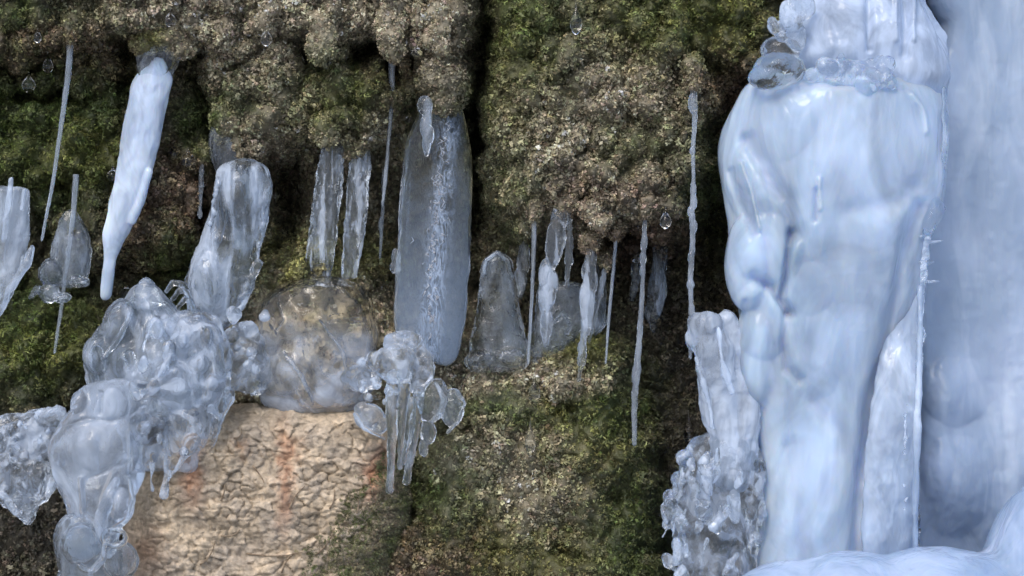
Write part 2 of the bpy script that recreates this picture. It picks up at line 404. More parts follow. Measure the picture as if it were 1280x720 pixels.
def flakes(p, nr, cb, rad, K, want_tan):
    n = len(p); fc = cb * rng.lognormal(0, .36 if want_tan else .3, n)[:, None] * (1 + rng.normal(0, .05, (n, 3))); vs, cs = [], []
    for k in range(K):
        dr = unit(nr * .75 + rng.normal(0, .75, (n, 3)) + np.array([0, 0, .12]))
        c = p + nr * (rad * .25)[:, None] + dr * (rad * rng.uniform(.55, 1.05, n))[:, None]
        lean = unit(dr + rng.normal(0, .55, (n, 3)))
        t1 = unit(np.cross(lean, rng.normal(0, 1, (n, 3)))); t2 = np.cross(lean, t1)
        L = (rad * rng.uniform(.28, .6, n) * (1 if want_tan else 1.15))[:, None]; W = L * (rng.uniform(.5, .95, (n, 1)) if want_tan else rng.uniform(.22, .45, (n, 1)))
        cup = lean * L * rng.uniform(-.1, .5, (n, 1))
        vs.append(np.stack([c - t1 * L - cup * .3, c + t2 * W * rng.uniform(.6, 1.1, (n, 1)), c + t1 * L + cup, c - t2 * W * rng.uniform(.6, 1.1, (n, 1))], 1))
        cs.append(np.repeat((fc * rng.uniform(.75, 1.3, (n, 1)))[:, None], 4, 1))
    return np.stack(vs, 1).reshape(-1, 3), np.stack(cs, 1).reshape(-1, 3)
def crusted(vf, dens=60000, gain=1.2, seed=0):
    """a solid with its own coat of crusty flakes; returns verts, faces, colours"""
    v, f = vf; t = v[f]; nn = np.cross(t[:, 1] - t[:, 0], t[:, 2] - t[:, 0]); ar = np.linalg.norm(nn, axis=1) / 2; nn = unit(nn)
    k = max(20, int(ar.sum() * dens)); ix = rng.choice(len(f), k, p=ar / ar.sum()); w = rng.dirichlet((1, 1, 1), k)
    p = np.einsum('ni,nij->nj', w, t[ix]); uu, vv = to_uv(p); cb = wall_colour(uu, vv) * gain
    vs, cs = flakes(p, nn[ix], cb, rng.uniform(.0018, .004, k), 10, True)
    u0, v0 = to_uv(v); c0 = wall_colour(u0, v0) * .8
    return np.concatenate([v, vs]), [f, np.arange(len(vs)).reshape(-1, 4) + len(v)], np.clip(np.concatenate([c0, cs]), .01, .62)
def florets(name, n, K, want_tan, label):
    """little rosettes of flakes, each rosette a lump of its own"""
    p, nr, uu, vvv = scatter(n); cb = wall_colour(uu, vvv) * 1.15
    tn = np.clip((cb[:, 0] - cb[:, 1] + .002 + .012 * fbm2(uu / 12, vvv / 12, 2, 91)) / .022, 0, 1)
    keep = (rng.random(n) < (tn if want_tan else 1 - tn * .75)); p, nr, uu, vvv, cb = [a[keep] for a in (p, nr, uu, vvv, cb)]; n = len(p)
    big = 1 + 1.1 * fbm2(uu / 26, vvv / 26, 2, 77)
    cb = cb * (1 + .9 * fbm2(uu / 9, vvv / 9, 2, 79))[:, None]
    vs, cs = flakes(p, nr, cb, rng.uniform(.0020, .0048, n) * big, K, want_tan)
    o = link(name, mesh_np(name, vs, np.arange(len(vs)).reshape(-1, 4), M_MOSS, smooth=False, col=np.clip(cs, .004, .62)))
    tag(o, kind='stuff', label=label)
florets('moss', 118000, 13, False, 'dark green and olive moss covering the rock face')
florets('mineral_crust', 126000, 13, True, 'brown crumbly mineral crust grown over the moss')

for pts, lab in [
    ([(396, 22, 14), (404, 44, 13), (400, 58, 14), (396, 68, 9)], 'fat brown nub hanging at the top left of centre with a drop below'),
    ([(486, 18, 14), (490, 42, 13), (492, 60, 9), (491, 72, 4)], 'pointed brown nub above the straight violet-topped icicle'),
    ([(334, 8, 11), (332, 26, 9), (333, 38, 4)], 'small brown nub hanging right of the white icicle at the top'),
    ([(500, 66, 6), (506, 90, 7), (514, 108, 7)], 'curled brown nub between the pointed nub and the wide blade'),
    ([(546, 24, 14), (545, 50, 13), (545, 66, 7)], 'brown nub hanging over the grey stub of the wide blade'),
    ([(524, 10, 8), (524, 26, 4)], 'tiny nub above the dangling drop at the top centre'),
    ([(545, 92, 22), (558, 106, 26), (556, 122, 22)], 'dark grey stub that carries the wide blade of ice'),
    ([(735, 262, 12), (752, 280, 9), (754, 292, 5)], 'ragged brown nub at the middle of the right bulge bottom'),
    ([(866, 86, 16), (868, 102, 8), (868, 112, 5)], 'brown nub carrying the long beaded icicle'),
    ([(804, 250, 10), (806, 268, 5)], 'small brown nub carrying the longest thin icicle'),
    ([(666, 256, 10), (668, 272, 4)], 'small nub carrying the leftmost straight icicle under the right bulge'),
    ([(290, 165, 12), (300, 190, 8)], 'small brown nub left of the dark hollow above the leaning pillar'),
    ([(215, 60, 4), (240, 240, 8), (238, 262, 5)][1:], 'thin mossy nub in the shade right of the white icicle'),
    ([(405, 160, 14), (412, 176, 10)], 'pale nub carrying the wider twin icicle')]:
    dn = dwmax(pts[-1][0], pts[-1][1], 10) - .008; dn = max(dn, dwmax(pts[0][0], pts[0][1], 6) - .004)
    v_, f_, cN = crusted(fuse(chain([(a, b, dn, r * .92) for a, b, r in pts]), .0016, 1, .007, 60, .001, 200, 1, int(pts[0][0])))
    single('mineral_nub', (v_, f_), M_MOSS, lab, 'mineral nub', 'crusty nubs hanging from the rock face', col=cN)

# ------------------------------------------------------------------ relief solids
def relief(ug, vg, depth, back, inside):
    U, Vg = np.meshgrid(ug, vg); Df = depth(U.ravel(), Vg.ravel()).reshape(U.shape); ins = inside(U.ravel(), Vg.ravel()).reshape(U.shape)
    h, w = U.shape
    fr = np.stack(PX(U, Vg, Df), -1).reshape(-1, 3); bk = np.stack(PX(U, Vg, np.minimum(back, Df - .01)), -1).reshape(-1, 3)
    fm = ins[:-1, :-1] & ins[1:, :-1] & ins[:-1, 1:] & ins[1:, 1:]
    i, j = np.nonzero(fm); k = i * w + j
    q = np.stack([k, k + w, k + w + 1, k + 1], 1)
    e = np.concatenate([q[:, [0, 1]], q[:, [1, 2]], q[:, [2, 3]], q[:, [3, 0]]])
    key = e[:, 0].astype(np.int64) * (h * w) + e[:, 1]; rk = e[:, 1].astype(np.int64) * (h * w) + e[:, 0]
    eb = e[~np.isin(key, rk)]; o = h * w
    side = np.stack([eb[:, 1], eb[:, 0], eb[:, 0] + o, eb[:, 1] + o], 1)
    allq = np.concatenate([q, q[:, ::-1] + o, side]); v = np.concatenate([fr, bk])
    used = np.unique(allq); mp = np.full(len(v), -1); mp[used] = np.arange(len(used))
    uv = np.concatenate([np.stack([U.ravel(), Vg.ravel()], 1)] * 2)[used]
    return (v[used], mp[allq]), uv

# tan mineral boulder
BP = [(150, 1330), (150, 700), (158, 620), (182, 560), (230, 522), (300, 503), (380, 500), (450, 500), (496, 540), (514, 610), (520, 660), (500, 720), (470, 780), (440, 1330)]
def boulder_depth(u, v):
    wu = u + 7 * fbm2(u / 20, v / 20, 3, 61); wv = v + 7 * fbm2(u / 20, v / 20, 3, 66)
    sd = polysd(wu, wv, BP); t = np.clip(sd / 60, 0, 1)
    D = .00 + .118 * np.sqrt(np.clip(1 - (1 - t) ** 2, 0, 1)) + .02 * fbm2(u / 70, v / 70, 3, 62)
    a, b, c = worley(wu / 19 + .55 * fbm2(u / 20, v / 14, 3, 63), wv / 11 + .55 * fbm2(u / 20, v / 14, 3, 69), 64)
    ck = np.clip((b - a) / .22, 0, 1); big = np.clip(.5 + 1.2 * fbm2(u / 60, v / 60, 2, 67), .15, 1)
    D = D - .0055 * (1 - sstep(ck)) * big + .004 * (.5 - a) * big + .0055 * (c - .5)
    a2, b2, c2 = worley(wu / 8, wv / 6, 65); D = D + .0026 * (.5 - a2) + .0035 * fbm2(u / 8, v / 5, 4, 68) + .0022 * (np.abs(noise3(u / 17, v / 7 + .6 * noise3(u / 14, v / 14, 0 * u, 72), 0 * u, 73)))
    return D
bvf, uv = relief(np.arange(146, 520, 1.4), axis(490, 491, 760, 1330, 1.4, 12), boulder_depth, -.09, lambda u, v: polysd(u, v, BP) > 0)
bu, bv = uv[:, 0], uv[:, 1]
bc = np.array([.46, .37, .265])[None] * (1 + .6 * fbm2(bu / 30, bv / 26, 4, 70))[:, None]
g = np.clip(fbm2(bu / 50, bv / 50, 3, 71) * 2.2 + .25, 0, 1)[:, None]; bc = bc * (1 - .5 * g) + np.array([.38, .33, .28]) * .5 * g
_, _, cc_ = worley((bu + 7 * fbm2(bu / 20, bv / 20, 3, 61)) / 19 + .55 * fbm2(bu / 20, bv / 14, 3, 63), (bv + 7 * fbm2(bu / 20, bv / 20, 3, 66)) / 11 + .55 * fbm2(bu / 20, bv / 14, 3, 69), 64)
bc = bc * (.84 + .32 * cc_)[:, None]
for (cu, cv_), (ru, rv), w in [((240, 590), (14, 36), .8), ((356, 600), (9, 60), .75), ((362, 560), (16, 14), .5), ((468, 600), (14, 26), .9), ((478, 570), (16, 20), .5), ((180, 690), (20, 30), .5), ((300, 560), (10, 10), .3)]:
    wu = bu + 14 * fbm2(bu / 12, bv / 12, 3, 81); wv = bv + 14 * fbm2(bu / 12, bv / 12, 3, 82)
    t = (.85 * w * np.exp(-((wu - cu) / ru) ** 2 - ((wv - cv_) / rv) ** 2))[:, None]; bc = bc * (1 - t) + np.array([.36, .15, .07]) * t
t = (sstep((bu + .6 * bv - 840) / 70 + .6 * fbm2(bu / 14, bv / 14, 3, 83)))[:, None]; bc = bc * (1 - .8 * t) + np.array([.09, .08, .045]) * .8 * t
single('boulder', bvf, M_TAN, 'cracked tan boulder with rusty stains under the dome of ice', 'boulder', col=np.clip(bc, .01, .7))

# moss creeping over the boulder's lower right edge
n = 26000; uu = rng.uniform(340, 530, n); vvv = rng.uniform(560, 775, n)
k = (uu + .6 * vvv - 866 + 46 * fbm2(uu / 16, vvv / 16, 3, 90)) > rng.uniform(-70, 30, n); uu, vvv = uu[k], vvv[k]
k = polysd(uu, vvv, BP) > 2; uu, vvv = uu[k], vvv[k]; n = len(uu)
p = np.stack(PX(uu, vvv, boulder_depth(uu, vvv)), -1)
q_ = np.clip(.5 + 1.6 * fbm2(uu / 18, vvv / 18, 3, 93), 0, 1)[:, None]
vs, cs = flakes(p - np.array([0, -.001, 0]), np.repeat([[0, -1., .15]], n, 0), np.array([.10, .12, .04]) * q_ + np.array([.20, .17, .11]) * (1 - q_), rng.uniform(.0014, .0034, n), 8, False)
tag(link('moss', mesh_np('moss', vs, np.arange(len(vs)).reshape(-1, 4), M_MOSS, False, cs)), kind='stuff', label='olive moss creeping over the lower edge of the tan boulder')

# twigs
m, nt, out = mat('dry_twig'); b = N(nt, 'ShaderNodeBsdfPrincipled'); nt.links.new(ramp(nt, nz(nt, pos(nt), 200), [(.3, (.12, .08, .05)), (.7, (.32, .25, .17))]), b.inputs['Base Color']); b.inputs['Roughness'].default_value = .7; nt.links.new(b.outputs[0], out.inputs[0]); M_TWIG = m
def tube(pts, mat_n=6):
    pts = [(V(*p[:3]), p[3] * SC(p[2])) for p in pts]; vs = []; a = np.linspace(0, 2 * np.pi, mat_n, endpoint=False)
    for i, (c, r) in enumerate(pts):
        t = unit(pts[min(i + 1, len(pts) - 1)][0] - pts[max(i - 1, 0)][0]); n1 = unit(np.cross(t, [0.1, 1, .2])); n2 = np.cross(t, n1)
        vs.append(c + r * (np.cos(a)[:, None] * n1 + np.sin(a)[:, None] * n2))
    n = len(pts); i = np.arange(n - 1)[:, None] * mat_n; j = np.arange(mat_n)[None]; j2 = (j + 1) % mat_n
    q = np.stack([i + j, i + j2, i + mat_n + j2, i + mat_n + j], -1).reshape(-1, 4); v = np.concatenate(vs + [pts[0][0][None], pts[-1][0][None]])
    jj = np.arange(mat_n); c1 = np.stack([jj, np.full(mat_n, n * mat_n), (jj + 1) % mat_n], 1); c2 = np.stack([(n - 1) * mat_n + jj, (n - 1) * mat_n + (jj + 1) % mat_n, np.full(mat_n, n * mat_n + 1)], 1)
    return v, [np.concatenate([c1, c2]), q]
for (x0, y0, x1, y1, bend, lab) in [
    (250, 706, 269, 676, 3, 'pale dry twig slanting near the bottom left of the tan boulder'),
    (308, 692, 378, 690, 4, 'dark thin twig lying level low on the tan boulder'),
    (362, 636, 381, 608, -2, 'short straight twig slanting across the middle of the tan boulder'),
    (276, 626, 281, 606, 1, 'short grey upright twig on the left half of the tan boulder'),
    (394, 694, 418, 660, 3, 'long dry twig slanting at the mossy right edge of the tan boulder'),
    (412, 636, 418, 612, 2, 'dark short twig right of the central rust streak on the tan boulder'),
    (316, 582, 330, 604, 4, 'curved grey rootlet near the top centre of the tan boulder'),
    (292, 548, 302, 536, 3, 'tiny dark curled twig at the top left of the tan boulder'),
    (352, 716, 368, 692, -2, 'dark twig at the foot of the picture below the level twig'),
    (446, 642, 448, 624, 1, 'pale upright grass stem beside the right rust patch'),
    (276, 670, 300, 662, 3, 'thin brown needle right of the pale slanting twig')]:
    ts = np.linspace(0, 1, 8); pp = []
    for t in ts:
        u_, v_ = x0 + (x1 - x0) * t + bend * math.sin(3.14 * t), y0 + (y1 - y0) * t + bend * math.sin(3.14 * t)
        dd = float(boulder_depth(np.array([u_]), np.array([v_]))[0]) + .0015; pp.append((u_, v_, dd, 1.1 - .6 * t))
    md = np.linspace(pp[0][2], pp[-1][2], 8); pp = [(a[0], a[1], max(a[2], m_), a[3]) for a, m_ in zip(pp, md)]
    single('twig', tube(pp), M_TWIG, lab, 'twig', 'dry twigs on the tan boulder')

def hollow(vf, t):
    v, f = vf; n = np.cross(v[f[:, 1]] - v[f[:, 0]], v[f[:, 2]] - v[f[:, 0]]); vn = np.zeros_like(v)
    for k in range(3): np.add.at(vn, f[:, k], n)
    return np.concatenate([v, v - unit(vn) * t]), np.concatenate([f, f[:, ::-1] + len(v)])
# ------------------------------------------------------------------ ice: curtain, mound, column
CP = [(1110, -500), (1160, -300), (1158, 8), (1172, 30), (1163, 60), (1120, 110), (1100, 1330), (2400, 1330), (2400, -500)]
def curtain_depth(u, v):
    sd = polysd(u, v, CP); t = np.clip(sd / 50, 0, 1)
    D = -.03 + .055 * np.sqrt(np.clip(1 - (1 - t) ** 2, 0, 1)) + .022 * fbm2(u / 120, v / 260, 2, 101) + .009 * fbm2(u / 34, v / 260, 2, 102) + .004 * fbm2(u / 40, v / 60, 3, 104)
    D = D + .035 * sstep((1260 - u) / 110)
    for (cu, cv), (ru, rv), h in [((1192, 488), (46, 44), .022), ((1196, 606), (44, 66), .016), ((1168, 560), (24, 70), .014), ((1250, 640), (40, 50), .012)]:
        D = D + h * .5 * np.clip(1 - ((u + 9 * fbm2(u / 30, v / 30, 2, 108) - cu) / ru) ** 2 - ((v + 9 * fbm2(u / 30, v / 30, 2, 109) - cv) / rv) ** 2, 0, 1) ** .8
    for (cu, cv), (ru, rv), h in [((1192, 488), (40, 38), .01), ((1190, 600), (56, 60), .020), ((1250, 400), (60, 80), .008), ((1215, 130), (30, 120), .008), ((1262, 230), (30, 160), .010), ((1185, 400), (26, 70), -.012), ((1250, 560), (60, 70), .012), ((1230, 500), (30, 60), -.01)]:
        D = D + h * np.exp(-((u - cu) / ru) ** 2 - ((v - cv) / rv) ** 2)
    return D + .0012 * fbm2(u / 8, v / 9, 2, 103)
cvf, _ = relief(axis(1100, 1101, 1400, 2400, 2.5, 20), axis(-500, -60, 790, 1330, 2.5, 20), curtain_depth, -.12, lambda u, v: polysd(u, v, CP) > 0)
single('ice_curtain', cvf, M_CURT, 'broad dull grey blue ice curtain filling the right edge behind the column', 'ice curtain')
mv = fuse(balls([(1070, 800, .27, 130, 110, 120), (1180, 800, .27, 160, 118, 130), (1310, 770, .25, 90, 170, 120), (980, 820, .27, 100, 118, 100), (1420, 760, .22, 140, 150, 120), (1150, 1060, .22, 380, 280, 180), (1700, 1000, .2, 400, 300, 180)]), .005, 10, .004, 9)
single('ice_mound', mv, M_MOUND, 'smooth pale blue ice mound along the bottom right corner', 'ice mound')

DC = .13
col = empty('frozen_cascade', V(1040, 960, DC), 'massive milky blue ice column right of centre with bulging lobes', 'ice column')
body_rows = [(85, 945, 1150), (105, 928, 1182), (130, 914, 1190), (180, 903, 1190), (215, 900, 1188), (250, 906, 1178), (300, 914, 1162), (350, 920, 1150), (400, 926, 1140), (450, 930, 1125), (500, 938, 1112), (560, 946, 1100), (620, 946, 1096), (700, 944, 1096), (790, 940, 1100), (960, 930, 1110)]
body = [loft(body_rows, DC, .62, 72, 4, (26, 0), .035, (60, 90), 3)]
body += balls([(934, 330, .16, 26, 60, 30), (945, 440, .15, 26, 70, 30)])
bvf = fuse(body, .0024, 14, .0030, 13, .0005, 75, 2.2, 3)
bumps_ = [
    (1060, 190, 130, 130, .016, 0), (1010, 270, 36, 60, .006, 10), (934, 240, 26, 60, .010, -15), (958, 312, 46, 46, .017, 10), (952, 400, 40, 50, .015, -8), (950, 500, 36, 110, .010, 0),
    (1012, 360, 34, 34, .010, 0), (1014, 440, 42, 60, .013, 0), (1016, 560, 60, 130, .012, 0), (1080, 400, 60, 170, .010, 8), (1040, 600, 34, 120, .006, 12), (1135, 170, 40, 60, .006, 0), (975, 160, 50, 40, .006, -40)]
lines_ = [([(935, 175), (955, 215), (985, 250), (992, 290)], 15, -.014), ([(912, 215), (925, 255), (940, 290)], 7, -.010), ([(990, 290), (982, 330), (978, 372), (990, 392)], 7, -.016), ([(940, 345), (962, 358), (985, 392)], 8, -.010),
    ([(985, 395), (978, 430), (985, 460), (1000, 475)], 8, -.010), ([(930, 378), (925, 420)], 6, -.006), ([(1018, 240), (1016, 275)], 5, -.006), ([(1060, 265), (1120, 250), (1142, 235)], 16, -.006), ([(1150, 255), (1128, 330), (1108, 420), (1088, 500), (1076, 600), (1072, 700)], 12, -.016),
    ([(1000, 480), (1050, 540), (1080, 600)], 14, -.006), ([(985, 560), (1000, 640), (1010, 700)], 14, -.006), ([(1140, 118), (1152, 135), (1158, 165)], 4, .006), ([(924, 205), (938, 245), (946, 285)], 3.5, .006), ([(1000, 112), (1060, 104), (1130, 112)], 6, -.004),
    ([(1021, 225), (1022, 262)], 3, .007)]
bvf = sculpt(bvf, DC, [q[:4] + (q[4] * (.66 if q[0] < 1000 else .4), q[5]) for q in bumps_], [(a, w_ * .75, h * (.85 if a[0][0] < 1000 else .65)) for a, w_, h in lines_])
part('body', bvf, M_COL, col)
rib_rows = [(240, 1140, 1174), (300, 1128, 1166), (340, 1120, 1160), (400, 1110, 1152), (450, 1098, 1152), (500, 1092, 1149), (560, 1084, 1146), (600, 1080, 1146), (650, 1078, 1146), (720, 1078, 1147), (800, 1078, 1148), (960, 1078, 1150)]
rvf = fuse([loft(rib_rows, [.112, .124, .140, .155, .166, .172] + [.176] * 6, .5, 40, 3, (30, 0), .06, (14, 40), 8)] + chain([(1150, 360, .19, 3), (1150, 400, .21, 4), (1147, 520, .215, 5), (1144, 640, .215, 4), (1146, 760, .21, 5)]), .0022, 4, .0026, 26, .0005, 120, 2, 4)
eg = []
for i in range(52):
    v_ = 300 + i * 8.6 + rng.uniform(-3, 3); eg.append((np.interp(v_, [300, 400, 600, 760], [1158, 1152, 1146, 1147]) + rng.uniform(-2, 1.5), v_, .176 + rng.uniform(-.004, .008), rng.uniform(2.2, 5.2)))
part('beaded_edge', fuse(chain(eg) + chain([(1132, 520 , .205, 1.5), (1131, 560, .207, 1.5)]) + balls([(1132 + rng.uniform(-3, 3), v_, .206, r_) for v_, r_ in zip(rng.uniform(500, 640, 14), rng.uniform(1.4, 3, 14))]), .0013, 1, .0010, 110), M_FROTH, col, 'bright beaded edge along the right of the rib')
sp = []
for (u_, v_) in [(1152, 296), (1164, 303), (1158, 330), (1160, 352)]:
    sp += chain([(u_ - 8, v_ - 3, .17, 2), (u_, v_, .172, 2.4), (u_ + rng.uniform(8, 16), v_ + rng.uniform(-8, 8), .17, 1.2)])
part('spiky_frill', fuse(sp, .0012, 1), M_FROTH, col, 'small spiky ice frill right of the top of the rib')
part('rib', rvf, cloudy_ice('rib_ice', (.34, .44, .60), (.50, .61, .78), 14, .45, bmp=.35, sss=.25, rough=.05, scl=.01, vein=.4), col, 'long pale ice rib running down the right side of the column')
M_RIDGE = M_FROTH
cap = [loft([(-200, 985, 1172), (-60, 985, 1170), (0, 990, 1150), (30, 975, 1172), (70, 985, 1190), (100, 1000, 1192), (130, 1020, 1190), (160, 1060, 1180)], .135, .55, 64, 4, (0, 26), .08, (20, 40), 12)]
part('cap', sculpt(fuse(cap, .0026, 8, .004, 18, .0006, 80, 2.2, 6), .135, [(1010, 50, 34, 40, .010, 0), (1060, 30, 40, 70, .010, 0), (1110, 40, 24, 70, .008, 0), (1155, 90, 36, 60, .014, -10), (1045, 70, 26, 20, .006, 0)], [([(1085, -40), (1086, 60)], 5, -.008), ([(1128, -40), (1132, 30), (1130, 70)], 5, -.009), ([(1142, -20), (1142, 50)], 3, .007), ([(1118, -20), (1119, 50)], 2.5, .006)]), clear_ice('clouded_cap_ice', .45, None, (.60, .72, .92), lo=.35, hi=.6, mscale=18, base=.5, bmp=.4, bscale=40, stretch=(1, 1, .5)), col, 'half clear ice cap on top of the column')
fr = balls([(float(u_), float(v_), .205 + rng.uniform(-.01, .01), float(r_)) for u_, v_, r_ in zip(rng.uniform(1010, 1115, 46), 92 + rng.normal(0, 10, 46), rng.uniform(4, 11, 46))])
part('froth_band', fuse(fr + [loft([(74, 1040, 1090), (90, 1012, 1112), (104, 1015, 1115), (114, 1040, 1100)], .2, .25, 40, 2, (6, 6), .1, (6, 10), 2)], .002, 1, .001, 90), M_FROTH, col, 'band of frozen bubbles across the column top')
part('bubble', fuse(balls([(974, 88, .19, 34, 24, 28), (968, 96, .19, 34, 18, 28), (976, 62, .18, 26, 18, 22)]), .002, 4, .0012, 40), M_CLEAR, col, 'rounded clear ice bubble at the upper left of the column')
part('bubble', fuse(balls([(990, 18, .19, 17, 22, 16), (1002, 8, .185, 18, 18, 16), (968, 34, .18, 9), (978, 46, .18, 10), (994, 46, .18, 14, 20, 14), (965, 26, .18, 6)]), .0015, 2, .0012, 70), M_FROTH, col, 'lumpy clear ice bubbles at the very top left of the column')
kn = chain([(880, 410, .16, 22), (893, 440, .16, 26), (902, 490, .15, 27), (908, 540, .15, 24), (915, 590, .15, 26)]) + chain([(906, 405, .15, 17), (926, 440, .15, 20), (930, 500, .15, 20), (928, 560, .15, 20)]) + balls([(866, 425, .16, 12, 15, 10), (885, 405, .17, 20, 17, 18)])
kn += chain([(872, 450, .19, 4), (880, 480, .19, 4), (888, 510, .185, 5), (890, 534, .18, 5)]) + chain([(898, 410, .19, 4), (902, 450, .195, 4), (914, 490, .19, 3.5)])
part('knob', fuse(kn, .0018, 4, .0034, 35, .0008, 110, 1.5, 5), clear_ice('knob_ice', .5, lo=.35, hi=.65, mscale=22, base=.25, bmp=.5, bscale=60), col, 'clear knuckled knob on the left side of the column')
fringe = [loft([(538, 880, 940), (560, 862, 950), (600, 846, 955), (640, 838, 955), (680, 842, 952), (720, 852, 948), (800, 860, 950)], .15, .5, 48, 3, (14, 0), .05, (10, 30), 15)]
for i in range(38):
    v0 = rng.uniform(560, 715); u0 = np.interp(v0, [555, 600, 640, 690, 720], [862, 842, 834, 846, 850]) + abs(rng.normal(0, 34)); u0 = min(u0, 935)
    L = rng.uniform(10, 34); r0 = rng.uniform(2.5, 6.5); dd = .155 + .04 * math.sqrt(max(0, 1 - ((u0 - 895) / 62) ** 2)) + rng.uniform(-.004, .006)
    fringe += chain([(u0, v0, dd, r0 * .7), (u0 - rng.uniform(-3, 8), v0 + L * .6, dd, r0), (u0 - rng.uniform(-3, 8), v0 + L, dd, r0 * .6)])
fringe += balls([(836, 702, .17, 10, 12, 9), (848, 715, .17, 8), (830, 640, .16, 6, 11, 7), (834, 655, .16, 8), (852, 600, .16, 9), (838, 622, .16, 8), (858, 572, .16, 8)])
part('frilled_skirt', fuse(fringe, .0016, 4, .0042, 42, .0011, 90, 2, 6), M_FROTH, col, 'frilled glassy ice skirt at the lower left of the column')
for (pts) in ([(1180, 110, .17, 3), (1182, 170, .17, 4), (1176, 230, .17, 4)], [(1160, 250, .17, 10), (1168, 262, .17, 14), (1158, 290, .18, 6)]):
    part('drip_ridge', fuse(chain(pts), .0014, 1, .0008, 80), M_CLEAR, col)

# ------------------------------------------------------------------ ice on the left and centre
# long white icicle with mossy root
d1 = max(dwmax(v_ and u_, v_, 16) for u_, v_ in ((205, 60), (190, 110), (176, 160), (168, 210), (155, 260), (140, 310), (133, 350))) + .012
ic = empty('icicle', V(205, 50, d1), 'long thick milky white icicle tapering down at the upper left', 'icicle')
r1 = [(50, 178, 228), (64, 172, 224), (78, 172, 220), (100, 166, 217), (125, 160, 211), (150, 154, 205), (175, 150, 200), (200, 147, 194), (225, 143, 188), (245, 138, 183), (270, 134, 172), (285, 130, 164), (297, 128, 158), (310, 130, 152), (322, 131, 146), (345, 127, 143), (365, 125, 140), (376, 126, 139)]
part('shaft', fuse([loft([q for q in r1 if q[0] > 84] + [(72, 184, 212)], d1, .66, 40, 2, (30, 8), .045, (10, 26), 21)] + chain([(186, 215, d1 + .008, 5), (176, 250, d1 + .008, 6), (167, 268, d1 + .006, 7), (165, 276, d1 + .006, 6)]), .0016, 2, .0009, 60, .0003, 160, 3, 1), M_ICICLE, ic)
part('clear_collar', loft([(50, 172, 234), (62, 170, 231), (76, 171, 224), (88, 170, 219), (98, 173, 212), (112, 180, 204)], d1 + .001, .66, 36, 1.5, (8, 6), .09, (6, 12), 4), M_CLEAR, ic, 'clear glassy collar at the root of the white icicle')
root = fuse(balls([(180, 54, d1 + .01, 16, 12, 14), (205, 44, d1 + .01, 26, 15, 20), (226, 58, d1 + .005, 14, 16, 14), (198, 36, d1 - .01, 22, 14, 26), (214, 30, d1 - .02, 20, 16, 26), (205, 34, d1 - .04, 24, 18, 30)]), .002, 1, .003, 90, .001, 250)
rv_, rf_, rc_ = crusted(root)
o = link('root_stub', mesh_np('root_stub', rv_ - np.array(ic.location), rf_, M_MOSS, col=rc_), ic)

# thin icicles
def thin(pts, lab, mat_=None, beads=0, grp='thin icicles hanging from the moss', amp=.12, seed=0, dd=None, nm='icicle'):
    u0, v0 = pts[0][:2]; d = dd if dd is not None else max([dwmax(u0, v0, 6) - .004] + [dwmax(a[0], a[1], 5) + .006 for a in pts[1:]])
    rows = [(v, u - w / 2, u + w / 2) for u, v, w in pts]
    vf = loft(rows, d, .95, 12, 2, (0, 3), amp, (5, 12), seed)
    if beads:
        bl = []
        for i in range(beads):
            t = rng.uniform(.05, .97); vv_ = rows[0][0] + t * (rows[-1][0] - rows[0][0])
            l = np.interp(vv_, [r[0] for r in rows], [r[1] for r in rows]); r_ = np.interp(vv_, [r[0] for r in rows], [r[2] for r in rows])
            w = (r_ - l) / 2; bl.append(((l + r_) / 2 + rng.uniform(-.5, .5) * w, vv_, d + .001, w * rng.uniform(1., 1.6), w * rng.uniform(2, 4), w * 1.2))
        vf = fuse([vf] + balls(bl), .0009, 1)
    o = single(nm, vf, mat_ or M_THIN, lab, 'icicle', grp)
    if dd is None:
        w0 = pts[0][2] / 2; db = dwmax(u0, v0 - 12, 5) - .006
        rv, rf, rc = crusted(fuse(chain([(u0, v0 + 1, d, w0 * .9 + 1.5), (u0, v0 - 4, d, w0 + 3), (u0 + 2, v0 - 13, min(d, db + .01), w0 + 5), (u0 + 1, v0 - 18, db, w0 + 5)]), .0014, 0, .004, 80))
        r_ = link('root_stub', mesh_np('root_stub', rv - np.array(o.location), rf, M_MOSS, col=rc), o)
    return o
thin([(88, 50, 9), (86, 90, 8), (76, 160, 6), (66, 230, 5), (58, 270, 4), (52, 302, 3)], 'long thin icicle slanting left of the big white icicle', seed=1)
thin([(95, 218, 8), (92, 270, 7), (84, 330, 6), (76, 390, 5), (68, 443, 4)], 'thin icicle slanting in front of the rounded clear lump at far left', seed=2, dd=dw(95, 216) + .035)
thin([(490, 72, 9), (490, 100, 8), (488, 150, 5.5), (485, 185, 5), (482, 225, 5), (478, 258, 3)], 'thin straight icicle with violet top between twin stubs and wide slab', seed=3)
thin([(482, 205, 5), (480, 240, 4), (477, 285, 5), (475, 325, 3)], 'beaded thread of dripping ice under the straight violet-topped icicle', beads=7, seed=4)
thin([(867, 112, 9), (869, 150, 7), (866, 185, 5), (867, 225, 5), (865, 262, 6), (866, 300, 7), (863, 345, 7), (864, 390, 6), (863, 450, 4)], 'long beaded icicle hanging just left of the big column', beads=16, seed=5)
thin([(668, 274, 7), (667, 330, 5.5), (664, 390, 4.5), (660, 456, 3.5)], 'straight thin icicle leftmost under the right moss bulge', seed=6)
thin([(770, 296, 5), (766, 345, 4.5), (761, 400, 4), (757, 456, 3)], 'grey hair-thin icicle alone in the dark gap under the right moss bulge', seed=7)
thin([(806, 272, 6), (804, 340, 5.5), (801, 400, 7), (797, 450, 8), (793, 500, 8), (793, 558, 6)], 'longest thin icicle under the right moss bulge reaching down the green slope', beads=6, seed=8)
gi = 'wavy clear icicles under the right moss bulge'
